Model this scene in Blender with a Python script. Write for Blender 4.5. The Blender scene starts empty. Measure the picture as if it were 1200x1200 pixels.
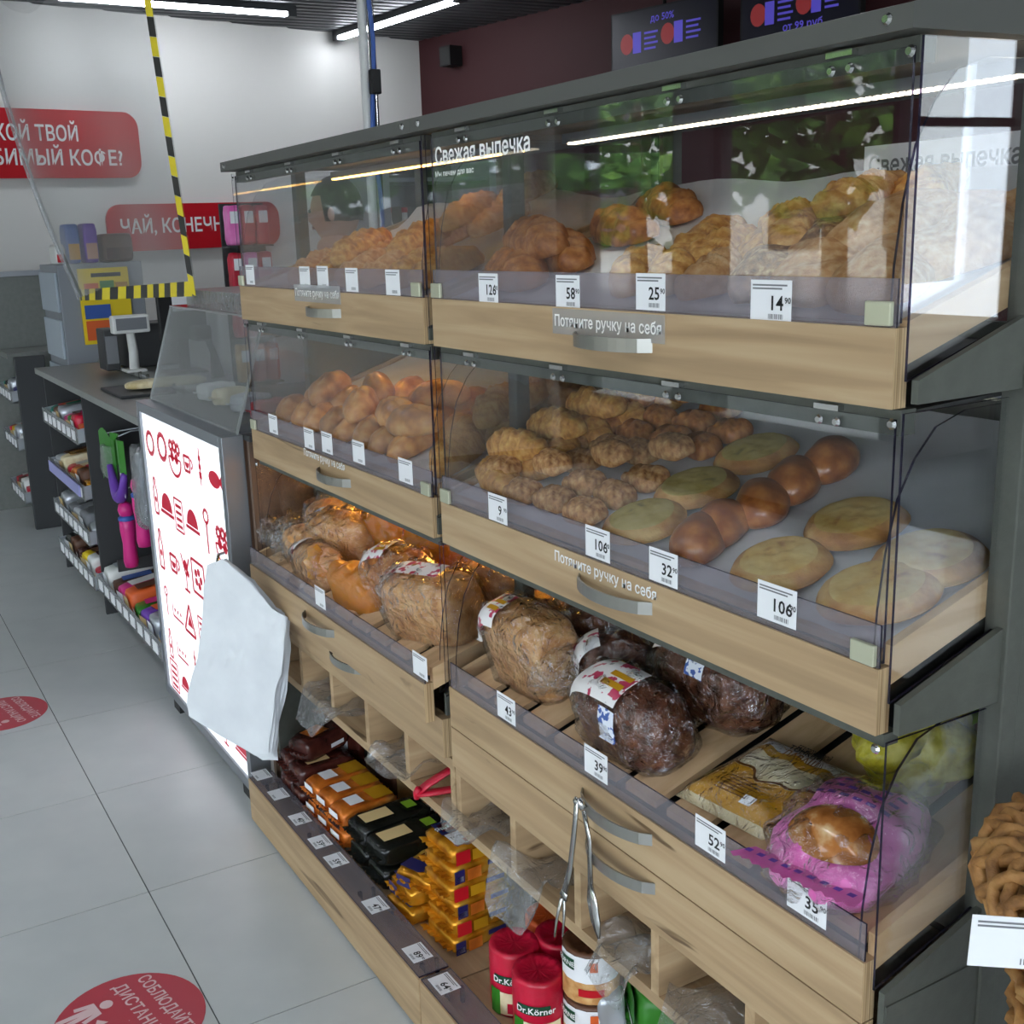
import bpy, bmesh, math, random
from mathutils import Vector, Matrix, noise
random.seed(7)
scene = bpy.context.scene
COL = scene.collection
PI = math.pi

# ------------------------------------------------------------------ camera
FPX, CX, CY, CAMH = 1331.6, 527.64, 592.66, 1.555
YAW, PIT, ROL = -0.4941, -0.2371, -0.0428
_f = Vector((-math.sin(YAW)*math.cos(PIT), math.cos(YAW)*math.cos(PIT), math.sin(PIT)))
_r = Vector((math.cos(YAW), math.sin(YAW), 0)); _u = _r.cross(_f)
RT = _r*math.cos(ROL) + _u*math.sin(ROL); UP = -_r*math.sin(ROL) + _u*math.cos(ROL); FW = _f
cam_d = bpy.data.cameras.new('camera'); cam = bpy.data.objects.new('camera', cam_d); COL.objects.link(cam)
cam_d.sensor_fit = 'HORIZONTAL'; cam_d.sensor_width = 36.0; cam_d.lens = FPX/1200*36
cam_d.shift_x = (600-CX)/1200; cam_d.shift_y = -(600-CY)/1200
cam_d.clip_start = 0.02; cam_d.clip_end = 200
cam.matrix_world = Matrix(((RT.x, UP.x, -FW.x, 0), (RT.y, UP.y, -FW.y, 0), (RT.z, UP.z, -FW.z, CAMH), (0, 0, 0, 1)))
scene.camera = cam
CAMP = Vector((0, 0, CAMH))

def ray(u, v): return RT*((u-CX)/FPX) - UP*((v-CY)/FPX) + FW
def P(u, v, x=None, y=None, z=None):
    """the point on a known plane (a board face, the floor, a wall) that shows at pixel u, v"""
    d = ray(u, v)
    if x is not None: return CAMP + d*(x/d.x)
    if y is not None: return CAMP + d*(y/d.y)
    return CAMP + d*((z-CAMH)/d.z)
def PN(u, v, n, p0):
    d = ray(u, v); n = Vector(n); return CAMP + d*((Vector(p0)-CAMP).dot(n)/d.dot(n))

# ------------------------------------------------------------------ world, sun, exposure
world = bpy.data.worlds.new('world'); scene.world = world; world.use_nodes = True
bg = world.node_tree.nodes['Background']
bg.inputs[0].default_value = (0.82, 0.91, 1.0, 1); bg.inputs[1].default_value = 5.2
sun_d = bpy.data.lights.new('sun', 'SUN'); sun_d.energy = 5.0; sun_d.angle = 0.01; sun_d.color = (1, .95, .85)
sun = bpy.data.objects.new('sun', sun_d); COL.objects.link(sun); sun.location = (20, 5, 20)
sun.rotation_euler = Vector((-0.62, 0.12, -0.78)).to_track_quat('-Z', 'Y').to_euler()
scene.view_settings.view_transform = 'Standard'; scene.view_settings.look = 'None'
scene.view_settings.exposure = 0.72; scene.view_settings.gamma = 1.0
scene.view_settings.use_curve_mapping = False
scene.cycles.max_bounces = 10; scene.cycles.transparent_max_bounces = 40
scene.cycles.glossy_bounces = 4; scene.cycles.diffuse_bounces = 4
scene.cycles.sample_clamp_indirect = 4.0
scene.cycles.use_denoising = True

# ------------------------------------------------------------------ helpers
W = {}
def s2l(c):
    return tuple(((v/255)/12.92 if v/255 <= .04045 else ((v/255+.055)/1.055)**2.4) for v in c)
def link(o, parent=None):
    COL.objects.link(o)
    if parent is not None: o.parent = parent
    return o
def tag(o, label=None, cat=None, group=None, kind=None):
    if label: o['label'] = label
    if cat: o['category'] = cat
    if group: o['group'] = group
    if kind: o['kind'] = kind
    return o
def root(name, label, cat, loc=(0, 0, 0), group=None, kind=None):
    o = bpy.data.objects.new(name, None); o.empty_display_size = .05
    link(o); o.location = loc; W[o] = Vector(loc)
    return tag(o, label, cat, group, kind)
def mk(name, verts, faces, mat, parent=None, smooth=False, mats=None, fm=None):
    """a mesh object; vertices in world space, moved into the parent's space"""
    off = W.get(parent, Vector((0, 0, 0)))
    me = bpy.data.meshes.new(name)
    me.from_pydata([tuple(Vector(v)-off) for v in verts], [], faces)
    for m in (mats or [mat]): me.materials.append(m)
    if fm: me.polygons.foreach_set('material_index', fm)
    if smooth: me.polygons.foreach_set('use_smooth', [True]*len(me.polygons))
    me.update()
    o = bpy.data.objects.new(name, me); link(o, parent); W[o] = off
    return o
def anchor(o):
    """move a top-level mesh object's origin to the middle of its base"""
    me = o.data; xs = [v.co for v in me.vertices]
    c = Vector(((min(v.x for v in xs)+max(v.x for v in xs))/2, (min(v.y for v in xs)+max(v.y for v in xs))/2, min(v.z for v in xs)))
    me.transform(Matrix.Translation(-c)); o.location = Vector(o.location)+c; W[o] = Vector(o.location)
    return o
BOXF = [(0, 3, 2, 1), (4, 5, 6, 7), (0, 1, 5, 4), (1, 2, 6, 5), (2, 3, 7, 6), (3, 0, 4, 7)]
def boxv(x0, x1, y0, y1, z0, z1):
    return [(x0, y0, z0), (x1, y0, z0), (x1, y1, z0), (x0, y1, z0), (x0, y0, z1), (x1, y0, z1), (x1, y1, z1), (x0, y1, z1)]
def box(name, b, mat, parent=None, bev=0.0, mats=None, fm=None):
    if bev <= 0: return mk(name, boxv(*b), BOXF, mat, parent, mats=mats, fm=fm)
    bm = bmesh.new(); vs = [bm.verts.new(v) for v in boxv(*b)]
    for f in BOXF: bm.faces.new([vs[i] for i in f])
    bmesh.ops.bevel(bm, geom=list(bm.edges), offset=bev, segments=2, affect='EDGES', profile=.5)
    v = [tuple(q.co) for q in bm.verts]; bm.verts.index_update(); f = [[q.index for q in p.verts] for p in bm.faces]; bm.free()
    return mk(name, v, f, mat, parent, mats=mats)
def prism(name, poly, vec, mat, parent=None, mats=None, smooth=False):
    """extrude a 3-D polygon along vec; with two materials the rim takes the second"""
    n = len(poly); vec = Vector(vec); v = [Vector(p) for p in poly] + [Vector(p)+vec for p in poly]
    f = [list(range(n))[::-1], list(range(n, 2*n))] + [[i, (i+1) % n, n+(i+1) % n, n+i] for i in range(n)]
    return mk(name, v, f, mat, parent, mats=mats, fm=([0, 0]+[1]*n) if mats else None)
def merge(*parts):
    V, F = [], []
    for v, f in parts:
        k = len(V); V += [tuple(p) for p in v]; F += [[i+k for i in q] for q in f]
    return V, F
def boxes(lst): return merge(*[(boxv(*b), BOXF) for b in lst])
def tubev(path, r, n=8, closed=False):
    """tube along points; r a number or one per point"""
    path = [Vector(p) for p in path]; m = len(path); V, F = [], []
    rr = r if isinstance(r, (list, tuple)) else [r]*m
    prev = None
    for i, p in enumerate(path):
        a = path[i-1] if (i > 0 or closed) else p; b = path[(i+1) % m] if (i < m-1 or closed) else p
        t = (b-a)
        t = t.normalized() if t.length > 1e-9 else Vector((0, 0, 1))
        if prev is None: prev = t.orthogonal().normalized()
        nrm = (prev - t*prev.dot(t))
        nrm = nrm.normalized() if nrm.length > 1e-6 else t.orthogonal().normalized()
        prev = nrm; bn = t.cross(nrm)
        for k in range(n):
            a_ = 2*PI*k/n; V.append(p + (nrm*math.cos(a_)+bn*math.sin(a_))*rr[i])
    for i in range(m if closed else m-1):
        for k in range(n):
            a_, b_ = i*n+k, i*n+(k+1) % n; c_, d_ = ((i+1) % m)*n+(k+1) % n, ((i+1) % m)*n+k
            F.append([a_, b_, c_, d_])
    if not closed: F += [list(range(n))[::-1], list(range((m-1)*n, m*n))]
    return V, F
def tube(name, path, r, mat, parent=None, n=8, closed=False):
    v, f = tubev(path, r, n, closed); return mk(name, v, f, mat, parent, smooth=True)
def lathev(prof, c=(0, 0, 0), n=24, cap=True):
    """profile of (radius, height) turned about z"""
    V, F = [], []; m = len(prof)
    for r, z in prof:
        for k in range(n): V.append((c[0]+r*math.cos(2*PI*k/n), c[1]+r*math.sin(2*PI*k/n), c[2]+z))
    for i in range(m-1):
        for k in range(n): F.append([i*n+k, i*n+(k+1) % n, (i+1)*n+(k+1) % n, (i+1)*n+k])
    if cap: F += [list(range(n))[::-1], list(range((m-1)*n, m*n))]
    return V, F
def gridv(fn, nu, nv):
    V = [fn(i/nu, j/nv) for j in range(nv+1) for i in range(nu+1)]
    F = [[j*(nu+1)+i, j*(nu+1)+i+1, (j+1)*(nu+1)+i+1, (j+1)*(nu+1)+i] for j in range(nv) for i in range(nu)]
    return V, F
def copy_tree(o, parent=None):
    c = o.copy(); COL.objects.link(c); c.parent = parent; W[c] = W.get(o, Vector())
    for ch in list(o.children): copy_tree(ch, c)
    return c
def place(o, loc, rz=0.0, tilt=0.0, sc=1.0, rx=0.0):
    """stand a thing at loc, turned rz, on a surface that rises with +x by the angle tilt"""
    m = Matrix.Translation(Vector(loc)) @ Matrix.Rotation(-tilt, 4, 'Y') @ Matrix.Rotation(rz, 4, 'Z') @ Matrix.Rotation(rx, 4, 'X')
    s = sc if isinstance(sc, (tuple, list)) else (sc, sc, sc)
    o.matrix_world = m @ Matrix.Diagonal((s[0], s[1], s[2], 1))
    return o
_tc = {}
def textmesh(body, size, bold=False):
    key = (body, size)
    if key not in _tc:
        cu = bpy.data.curves.new('text', 'FONT'); cu.body = body; cu.size = size; cu.resolution_u = 2
        cu.align_x = 'CENTER'; cu.align_y = 'CENTER'; cu.space_character = 1.02
        if bold: cu.offset = size*.018
        to = bpy.data.objects.new('text', cu)
        me = bpy.data.meshes.new_from_object(to); me.name = 'print'
        bpy.data.objects.remove(to); bpy.data.curves.remove(cu)
        _tc[key] = me
    return _tc[key]
def text(name, body, size, mat, parent, M, bend=None, bold=True, width=None):
    me = textmesh(body, size, bold).copy(); me.materials.clear(); me.materials.append(mat)
    if width:
        w = max(v.co.x for v in me.vertices)-min(v.co.x for v in me.vertices)
        me.transform(Matrix.Diagonal((width/w, 1, 1, 1)))
    if bend:
        for v in me.vertices:
            a = v.co.x/bend; v.co = Vector((bend*math.sin(a), v.co.y, v.co.z + bend*(math.cos(a)-1)))
    me.transform(M); off = W.get(parent, Vector((0, 0, 0))); me.transform(Matrix.Translation(-off))
    o = bpy.data.objects.new(name, me); link(o, parent); W[o] = off
    return o
def frame(o, ax, ay):
    ax = Vector(ax).normalized(); ay = Vector(ay); az = ax.cross(ay).normalized(); ay = az.cross(ax)
    return Matrix(((ax.x, ay.x, az.x, o[0]), (ax.y, ay.y, az.y, o[1]), (ax.z, ay.z, az.z, o[2]), (0, 0, 0, 1)))
FRONT = ((0, -1, 0), (0, 0, 1))          # print on a face that looks to -x (the aisle)

# ------------------------------------------------------------------ materials
M = {}
def newmat(name):
    m = bpy.data.materials.new(name); m.use_nodes = True; M[name] = m
    return m, m.node_tree.nodes, m.node_tree.links, m.node_tree.nodes['Principled BSDF']
def pm(name, rgb, rough=.5, metal=0.0, emit=None, es=0.0, coat=0.0, sub=0.0):
    m, n, l, b = newmat(name)
    b.inputs['Base Color'].default_value = (*s2l(rgb), 1); b.inputs['Roughness'].default_value = rough; b.inputs['Metallic'].default_value = metal
    b.inputs['Coat Weight'].default_value = coat
    if emit: b.inputs['Emission Color'].default_value = (*s2l(emit), 1); b.inputs['Emission Strength'].default_value = es
    return m
def nm(name, cols, scale=8, rough=.55, stretch=(1, 1, 1), bump=0.0, detail=4, vary=.0, coat=0.0, bscale=None, metal=0.0, dist=0.0):
    """noise between colours in object space; vary shifts the brightness from thing to thing"""
    m, n, l, b = newmat(name)
    tc = n.new('ShaderNodeTexCoord'); mp = n.new('ShaderNodeMapping'); mp.inputs['Scale'].default_value = stretch
    l.new(tc.outputs['Object'], mp.inputs[0])
    t = n.new('ShaderNodeTexNoise'); t.inputs['Scale'].default_value = scale; t.inputs['Detail'].default_value = detail; t.inputs['Distortion'].default_value = dist
    l.new(mp.outputs[0], t.inputs['Vector'])
    r = n.new('ShaderNodeValToRGB'); e = r.color_ramp.elements
    lo, hi = .3, .7
    e[0].position = lo; e[1].position = hi
    for i in range(len(cols)-2): e.new(lo+(hi-lo)*(i+1)/(len(cols)-1))
    for i, c in enumerate(cols): e[i].color = (*s2l(c), 1)
    l.new(t.outputs[0], r.inputs[0]); out = r.outputs[0]
    if vary:
        oi = n.new('ShaderNodeObjectInfo'); h = n.new('ShaderNodeHueSaturation'); mr = n.new('ShaderNodeMapRange')
        mr.inputs[3].default_value = 1-vary; mr.inputs[4].default_value = 1+vary*.6
        l.new(oi.outputs['Random'], mr.inputs[0]); l.new(mr.outputs[0], h.inputs['Value']); l.new(out, h.inputs['Color']); out = h.outputs[0]
    l.new(out, b.inputs['Base Color']); b.inputs['Roughness'].default_value = rough; b.inputs['Coat Weight'].default_value = coat; b.inputs['Metallic'].default_value = metal
    if bump:
        t2 = n.new('ShaderNodeTexNoise'); t2.inputs['Scale'].default_value = bscale or scale*4; t2.inputs['Detail'].default_value = 5
        l.new(mp.outputs[0], t2.inputs['Vector'])
        bp = n.new('ShaderNodeBump'); bp.inputs['Strength'].default_value = bump; bp.inputs['Distance'].default_value = .01
        l.new(t2.outputs[0], bp.inputs['Height']); l.new(bp.outputs[0], b.inputs['Normal'])
    return m
def wood(name, cols, crack, along='Y', rough=.55):
    m, n, l, b = newmat(name)
    tc = n.new('ShaderNodeTexCoord'); mp = n.new('ShaderNodeMapping')
    mp.inputs['Scale'].default_value = {'Y': (22, 1.3, 22), 'X': (1.3, 22, 22), 'Z': (22, 22, 1.3)}[along]
    oi = n.new('ShaderNodeObjectInfo'); ad = n.new('ShaderNodeVectorMath'); ad.operation = 'ADD'
    cmb = n.new('ShaderNodeCombineXYZ'); ml = n.new('ShaderNodeMath'); ml.operation = 'MULTIPLY'; ml.inputs[1].default_value = 9.0
    l.new(oi.outputs['Random'], ml.inputs[0])
    for k in range(3): l.new(ml.outputs[0], cmb.inputs[k])
    l.new(tc.outputs['Object'], ad.inputs[0]); l.new(cmb.outputs[0], ad.inputs[1]); l.new(ad.outputs[0], mp.inputs[0])
    t = n.new('ShaderNodeTexNoise'); t.inputs['Scale'].default_value = 1.6; t.inputs['Detail'].default_value = 6; t.inputs['Distortion'].default_value = .6
    l.new(mp.outputs[0], t.inputs['Vector'])
    r = n.new('ShaderNodeValToRGB'); e = r.color_ramp.elements; e[0].position = .25; e[1].position = .75
    if len(cols) == 3: e.new(.5)
    for i, c in enumerate(cols): e[i].color = (*s2l(c), 1)
    l.new(t.outputs[0], r.inputs[0])
    mp2 = n.new('ShaderNodeMapping'); mp2.inputs['Scale'].default_value = {'Y': (16, 2.2, 16), 'X': (2.2, 16, 16), 'Z': (16, 16, 2.2)}[along]
    l.new(ad.outputs[0], mp2.inputs[0])
    t2 = n.new('ShaderNodeTexNoise'); t2.inputs['Scale'].default_value = 1.1; t2.inputs['Detail'].default_value = 3; t2.inputs['Distortion'].default_value = 1.2
    l.new(mp2.outputs[0], t2.inputs['Vector'])
    r2 = n.new('ShaderNodeValToRGB'); q = r2.color_ramp.elements; q[0].position = .255; q[1].position = .31; q[0].color = (1, 1, 1, 1); q[1].color = (0, 0, 0, 1)
    l.new(t2.outputs[0], r2.inputs[0])
    mx = n.new('ShaderNodeMix'); mx.data_type = 'RGBA'; l.new(r2.outputs[0], mx.inputs[0]); l.new(r.outputs[0], mx.inputs[6]); mx.inputs[7].default_value = (*s2l(crack), 1)
    l.new(mx.outputs[2], b.inputs['Base Color']); b.inputs['Roughness'].default_value = rough
    bp = n.new('ShaderNodeBump'); bp.inputs['Strength'].default_value = .15; bp.inputs['Distance'].default_value = .003
    l.new(t.outputs[0], bp.inputs['Height']); l.new(bp.outputs[0], b.inputs['Normal'])
    return m
def clear(name, tint=(250, 251, 252), rough=.02, refl=1.0, base=0.0, wrinkle=0.0, wscale=30, haze=0.0, hcol=(235, 238, 240)):
    """thin clear plastic: see-through with a fresnel sheen; haze adds a little white scatter"""
    m = bpy.data.materials.new(name); m.use_nodes = True; M[name] = m
    n, l = m.node_tree.nodes, m.node_tree.links; n.remove(n['Principled BSDF']); out = n['Material Output']
    tr = n.new('ShaderNodeBsdfTransparent'); tr.inputs[0].default_value = (*s2l(tint), 1)
    gl = n.new('ShaderNodeBsdfGlossy'); gl.inputs['Roughness'].default_value = rough
    fr = n.new('ShaderNodeLayerWeight'); fr.inputs[0].default_value = .5
    pw = n.new('ShaderNodeMath'); pw.operation = 'POWER'; pw.inputs[1].default_value = 5.0; l.new(fr.outputs['Facing'], pw.inputs[0])
    ma = n.new('ShaderNodeMath'); ma.operation = 'MULTIPLY_ADD'; ma.inputs[1].default_value = refl*.9; ma.inputs[2].default_value = base+.04*refl; ma.use_clamp = True
    l.new(pw.outputs[0], ma.inputs[0])
    mx = n.new('ShaderNodeMixShader'); l.new(ma.outputs[0], mx.inputs[0]); l.new(tr.outputs[0], mx.inputs[1]); l.new(gl.outputs[0], mx.inputs[2])
    if wrinkle:
        tc = n.new('ShaderNodeTexCoord'); t = n.new('ShaderNodeTexNoise'); t.inputs['Scale'].default_value = wscale; t.inputs['Detail'].default_value = 4; t.inputs['Distortion'].default_value = 1.5
        l.new(tc.outputs['Object'], t.inputs['Vector'])
        bp = n.new('ShaderNodeBump'); bp.inputs['Strength'].default_value = wrinkle; bp.inputs['Distance'].default_value = .02
        l.new(t.outputs[0], bp.inputs['Height']); l.new(bp.outputs[0], gl.inputs['Normal']); l.new(bp.outputs[0], fr.inputs['Normal'])
    last = mx
    if haze:
        df = n.new('ShaderNodeBsdfDiffuse'); df.inputs[0].default_value = (*s2l(hcol), 1)
        tl = n.new('ShaderNodeBsdfTranslucent'); tl.inputs[0].default_value = (*s2l(hcol), 1)
        ad = n.new('ShaderNodeMixShader'); ad.inputs[0].default_value = .5; l.new(df.outputs[0], ad.inputs[1]); l.new(tl.outputs[0], ad.inputs[2])
        m2 = n.new('ShaderNodeMixShader'); m2.inputs[0].default_value = haze; l.new(mx.outputs[0], m2.inputs[1]); l.new(ad.outputs[0], m2.inputs[2]); last = m2
    l.new(last.outputs[0], out.inputs[0])
    return m

wood('oak', [(154, 127, 95), (178, 149, 113), (195, 169, 133)], (106, 82, 56))
wood('oak_x', [(154, 127, 95), (178, 149, 113), (195, 169, 133)], (106, 82, 56), 'X')
wood('pine_x', [(186, 150, 108), (206, 172, 130), (218, 188, 148)], (150, 112, 74), 'X')
wood('walnut', [(84, 66, 54), (108, 86, 70), (124, 100, 82)], (44, 34, 28), 'Z')
nm('ply_edge', [(150, 120, 84), (212, 184, 142)], scale=1.2, stretch=(420, 3, 3), rough=.7, detail=1)
nm('steel_grey', [(80, 82, 75), (87, 89, 82)], scale=60, rough=.55, bump=.05)
pm('steel_dark', (42, 43, 42), .6)
pm('cap_grey', (84, 84, 80), .5)
pm('black', (16, 16, 17), .6)
nm('counter_grey', [(124, 127, 123), (133, 136, 131)], scale=40, rough=.35)
pm('panel_dark', (56, 57, 58), .6)
pm('tower_grey', (138, 142, 148), .5)
pm('tower_light', (172, 182, 192), .5)
pm('chrome', (200, 200, 198), .18, 1.0)
pm('brushed', (168, 166, 160), .34, 1.0)
pm('latch', (206, 206, 180), .4, .6)
pm('white_wall', (224, 222, 217), .8)
pm('maroon_wall', (62, 20, 24), .7)
pm('sign_red', (196, 22, 36), .35, coat=.2)
pm('white_print', (245, 245, 243), .5)
pm('black_print', (22, 22, 24), .6)
pm('grey_print', (120, 120, 124), .6)
pm('paper', (240, 240, 242), .7)
pm('sticker_red', (184, 62, 74), .4)
pm('sticker_print', (222, 190, 190), .4)
nm('tile', [(188, 191, 190), (197, 199, 197)], scale=6, rough=.28, vary=.02)
pm('grout', (92, 94, 94), .9)
pm('ceiling_metal', (78, 80, 82), .5, .2)
pm('lamp_body', (60, 62, 66), .5)
pm('lamp_glow', (255, 255, 255), .5, emit=(240, 246, 255), es=21.0)
pm('led_warm', (255, 214, 140), .5, emit=(255, 196, 96), es=7.0)
pm('led_gold', (255, 214, 140), .5, emit=(255, 186, 76), es=34.0)
pm('led_off', (226, 222, 196), .5)
pm('led_white', (250, 246, 235), .5, emit=(255, 236, 205), es=3.5)
pm('box_glow', (225, 228, 232), .3, emit=(246, 249, 255), es=.50)
pm('icon_red', (190, 16, 50), .4, emit=(205, 16, 56), es=.18)
pm('alu', (150, 154, 160), .38, .7)
clear('acrylic', rough=.012, refl=1.1, base=.012)
clear('acrylic_tint', tint=(236, 233, 238), rough=.04, refl=1.0, haze=.25, hcol=(206, 203, 210))
clear('sticker_clear', tint=(246, 246, 246), rough=.2, refl=.8, haze=.28)
clear('acrylic_edge', tint=(92, 84, 118), rough=.1, haze=.35, hcol=(70, 66, 92))
clear('edge_light', tint=(225, 228, 226), rough=.1, haze=.45, hcol=(235, 238, 235))
clear('film', rough=.07, refl=1.6, base=.06, wrinkle=1.0, wscale=34)
clear('film_gold', tint=(250, 205, 110), rough=.10, refl=1.8, base=.16, wrinkle=1.0, wscale=30, haze=.38, hcol=(255, 190, 62))
clear('bag_film', tint=(246, 248, 250), rough=.12, refl=1.8, base=.08, wrinkle=1.0, wscale=30, haze=.14)
clear('screen_film', tint=(246, 248, 249), rough=.03, refl=1.4, base=.03, haze=.05)
clear('window_glass', rough=.0, refl=.7)
nm('bag_white', [(220, 223, 227), (232, 235, 238)], scale=10, rough=.36, bump=.25, bscale=10)
nm('tray_paper', [(214, 213, 212), (228, 227, 226)], scale=14, rough=.8, bump=.15, bscale=20)
nm('crust', [(132, 72, 28), (182, 112, 52), (210, 150, 84)], scale=60, rough=.5, bump=.12, vary=.18, coat=.1)
nm('crust_gold', [(158, 96, 34), (206, 148, 72), (232, 188, 112)], scale=64, rough=.5, bump=.16, vary=.14)
nm('crust_shiny', [(120, 60, 24), (164, 94, 42), (202, 136, 70)], scale=34, rough=.3, bump=.04, vary=.2, coat=.35)
nm('sugar_crust', [(176, 118, 62), (206, 156, 100), (222, 184, 136)], scale=80, rough=.75, bump=.25, vary=.1)
nm('seed_crust', [(88, 58, 34), (150, 106, 62), (206, 178, 128)], scale=95, rough=.7, bump=.3, vary=.1)
nm('puff_crust', [(140, 82, 40), (200, 146, 90), (232, 192, 136)], scale=80, rough=.55, bump=.2, vary=.18)
nm('rye_crust', [(64, 32, 18), (98, 52, 30), (120, 70, 42)], scale=50, rough=.5, bump=.15, vary=.1)
nm('loaf_crust', [(170, 110, 56), (208, 152, 92), (226, 182, 124)], scale=44, rough=.5, bump=.12, vary=.1)
nm('lavash', [(206, 184, 132), (232, 218, 178), (240, 228, 196)], scale=20, rough=.7, bump=.2)
nm('wicker', [(124, 82, 40), (168, 118, 64), (190, 142, 84)], scale=40, rough=.6, bump=.25, vary=.12)
nm('gold_foil', [(150, 86, 10), (228, 158, 36), (250, 206, 92)], scale=16, rough=.25, metal=.55, bump=.5, bscale=26)
nm('orange_foil', [(176, 84, 20), (226, 130, 46), (244, 176, 96)], scale=14, rough=.3, metal=.3, bump=.4, bscale=30)
nm('brown_wrap', [(46, 22, 20), (74, 34, 28), (96, 48, 38)], scale=18, rough=.25, bump=.3, bscale=30)
nm('black_wrap', [(14, 15, 14), (26, 28, 24), (44, 46, 34)], scale=12, rough=.22, bump=.3, bscale=22)
nm('pink_wrap', [(226, 92, 176), (238, 128, 198), (244, 150, 210)], scale=10, rough=.28, bump=.35, bscale=24)
nm('yellow_wrap', [(84, 78, 24), (176, 166, 40), (224, 214, 120)], scale=34, rough=.3, bump=.6, bscale=50)
nm('red_wrap', [(178, 14, 44), (206, 22, 58), (216, 44, 74)], scale=10, rough=.35, bump=.2, bscale=40)
pm('mustard', (196, 142, 22), .4); pm('brown_print', (110, 66, 18), .5); pm('navy', (34, 34, 92), .4); pm('blue', (56, 92, 168), .45)
pm('green_print', (20, 74, 48), .5); pm('leaf_green', (52, 128, 36), .4); pm('lime', (150, 196, 50), .5); pm('cream', (226, 196, 140), .5)
pm('red_plastic', (196, 20, 52), .35); pm('magenta', (214, 44, 132), .35); pm('purple', (110, 64, 170), .4); pm('yellow', (240, 208, 30), .45)
pm('tape_black', (40, 40, 38), .5); pm('tape_yellow', (236, 214, 36), .5); pm('orange', (226, 100, 44), .45); pm('teal', (36, 140, 120), .5)
pm('silver', (190, 194, 200), .3, .5); pm('brown', (92, 58, 40), .5); pm('lilac', (160, 160, 214), .5); pm('white_plastic', (226, 226, 222), .4)
pm('skin', (196, 148, 124), .55); pm('hair', (34, 28, 26), .6); pm('shirt', (96, 104, 120), .8); pm('trousers', (40, 42, 50), .8); pm('eye', (20, 18, 18), .3); pm('lip', (160, 96, 88), .5)
pm('cocoa', (104, 66, 44), .45); pm('screen_dark', (18, 18, 26), .3, emit=(20, 18, 40), es=.1); pm('screen_violet', (90, 80, 200), .4, emit=(96, 84, 210), es=.2); pm('screen_red', (150, 50, 50), .4, emit=(150, 46, 50), es=.2)
pm('ash', (120, 122, 126), .6); pm('bark', (84, 66, 48), .9); pm('asphalt', (84, 86, 84), .9)
pm('facade', (196, 194, 188), .9)
nm('foliage', [(30, 62, 18), (66, 112, 34), (120, 160, 60)], scale=3, rough=.7, vary=.15)

# ------------------------------------------------------------------ the room
XA, Y0 = 0.5007, 1.9844
fl = mk('floor', boxv(-2.8, 7.4, -3.4, 9.6, -.06, -.002), BOXF, M['grout']); tag(fl, 'pale grey tiled shop floor', 'floor', kind='structure')
tile_me = None
TILT = math.atan(.31)
for i in range(-5, 7):
    for j in range(-8, 11):
        x0, y0 = XA+.6*i, Y0+.6*j
        if x0 < -2.55 or y0 < -3.0 or x0 > 4.2: continue
        if y0+.6 > 8.36-(4.4-x0)*math.tan(.218)-.05: continue
        if tile_me is None:
            bm = bmesh.new(); g = .0016
            for v in boxv(g, .6-g, g, .6-g, -.004, 0): bm.verts.new(v)
            bm.verts.ensure_lookup_table()
            for f in BOXF: bm.faces.new([bm.verts[k] for k in f])
            tile_me = bpy.data.meshes.new('tile'); bm.to_mesh(tile_me); bm.free(); tile_me.materials.append(M['tile'])
        o = bpy.data.objects.new('tile', tile_me); link(o, fl); o.location = (x0, y0, 0)

CEIL = 3.0
COR = Vector((4.4, 8.36, 0)); AW = .218
WU = Vector((-math.cos(AW), -math.sin(AW), 0)); WN = Vector((math.sin(AW), -math.cos(AW), 0))      # along the back wall to the left; its normal into the room
RU = Vector((math.sin(AW), -math.cos(AW), 0)); RN = Vector((-math.cos(AW), -math.sin(AW), 0))
def slab(name, p, u, n, L, z0, z1, mat, parent=None, t=.12):
    p = Vector(p); a, b = p, p+u*L; q = -n*t
    v = [Vector((w.x, w.y, z)) for z in (z0, z1) for w in (a, b, b+q, a+q)]
    return mk(name, v, BOXF, mat, parent)
tag(slab('wall_back', COR-WU*.1, WU, WN, 7.4, 0, CEIL+.05, M['white_wall']), 'white back wall of the shop', 'wall', kind='structure')
tag(slab('wall_right', COR, RU, RN, 12.2, 0, CEIL+.05, M['maroon_wall']), 'dark maroon side wall', 'wall', kind='structure')
# corrugated metal ceiling
V, F = [], []
prof = [(0, 0), (.05, 0), (.062, .018), (.088, .018)]
xs = []
k = 0
while k*.1 < 13.6:
    for px, pz in prof: xs.append((-3.6+k*.1+px, CEIL+pz))
    k += 1
for yy, zz in xs: V += [(-2.9, yy, zz), (7.6, yy, zz)]
F = [[2*i, 2*i+1, 2*i+3, 2*i+2] for i in range(len(xs)-1)]
V += [(-2.9, -3.6, CEIL+.1), (7.6, -3.6, CEIL+.1), (7.6, 10, CEIL+.1), (-2.9, 10, CEIL+.1)]
F.append([len(V)-4, len(V)-1, len(V)-2, len(V)-3])
cl = mk('ceiling', V, F, M['ceiling_metal']); tag(cl, 'dark corrugated metal ceiling', 'ceiling', kind='structure')
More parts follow.
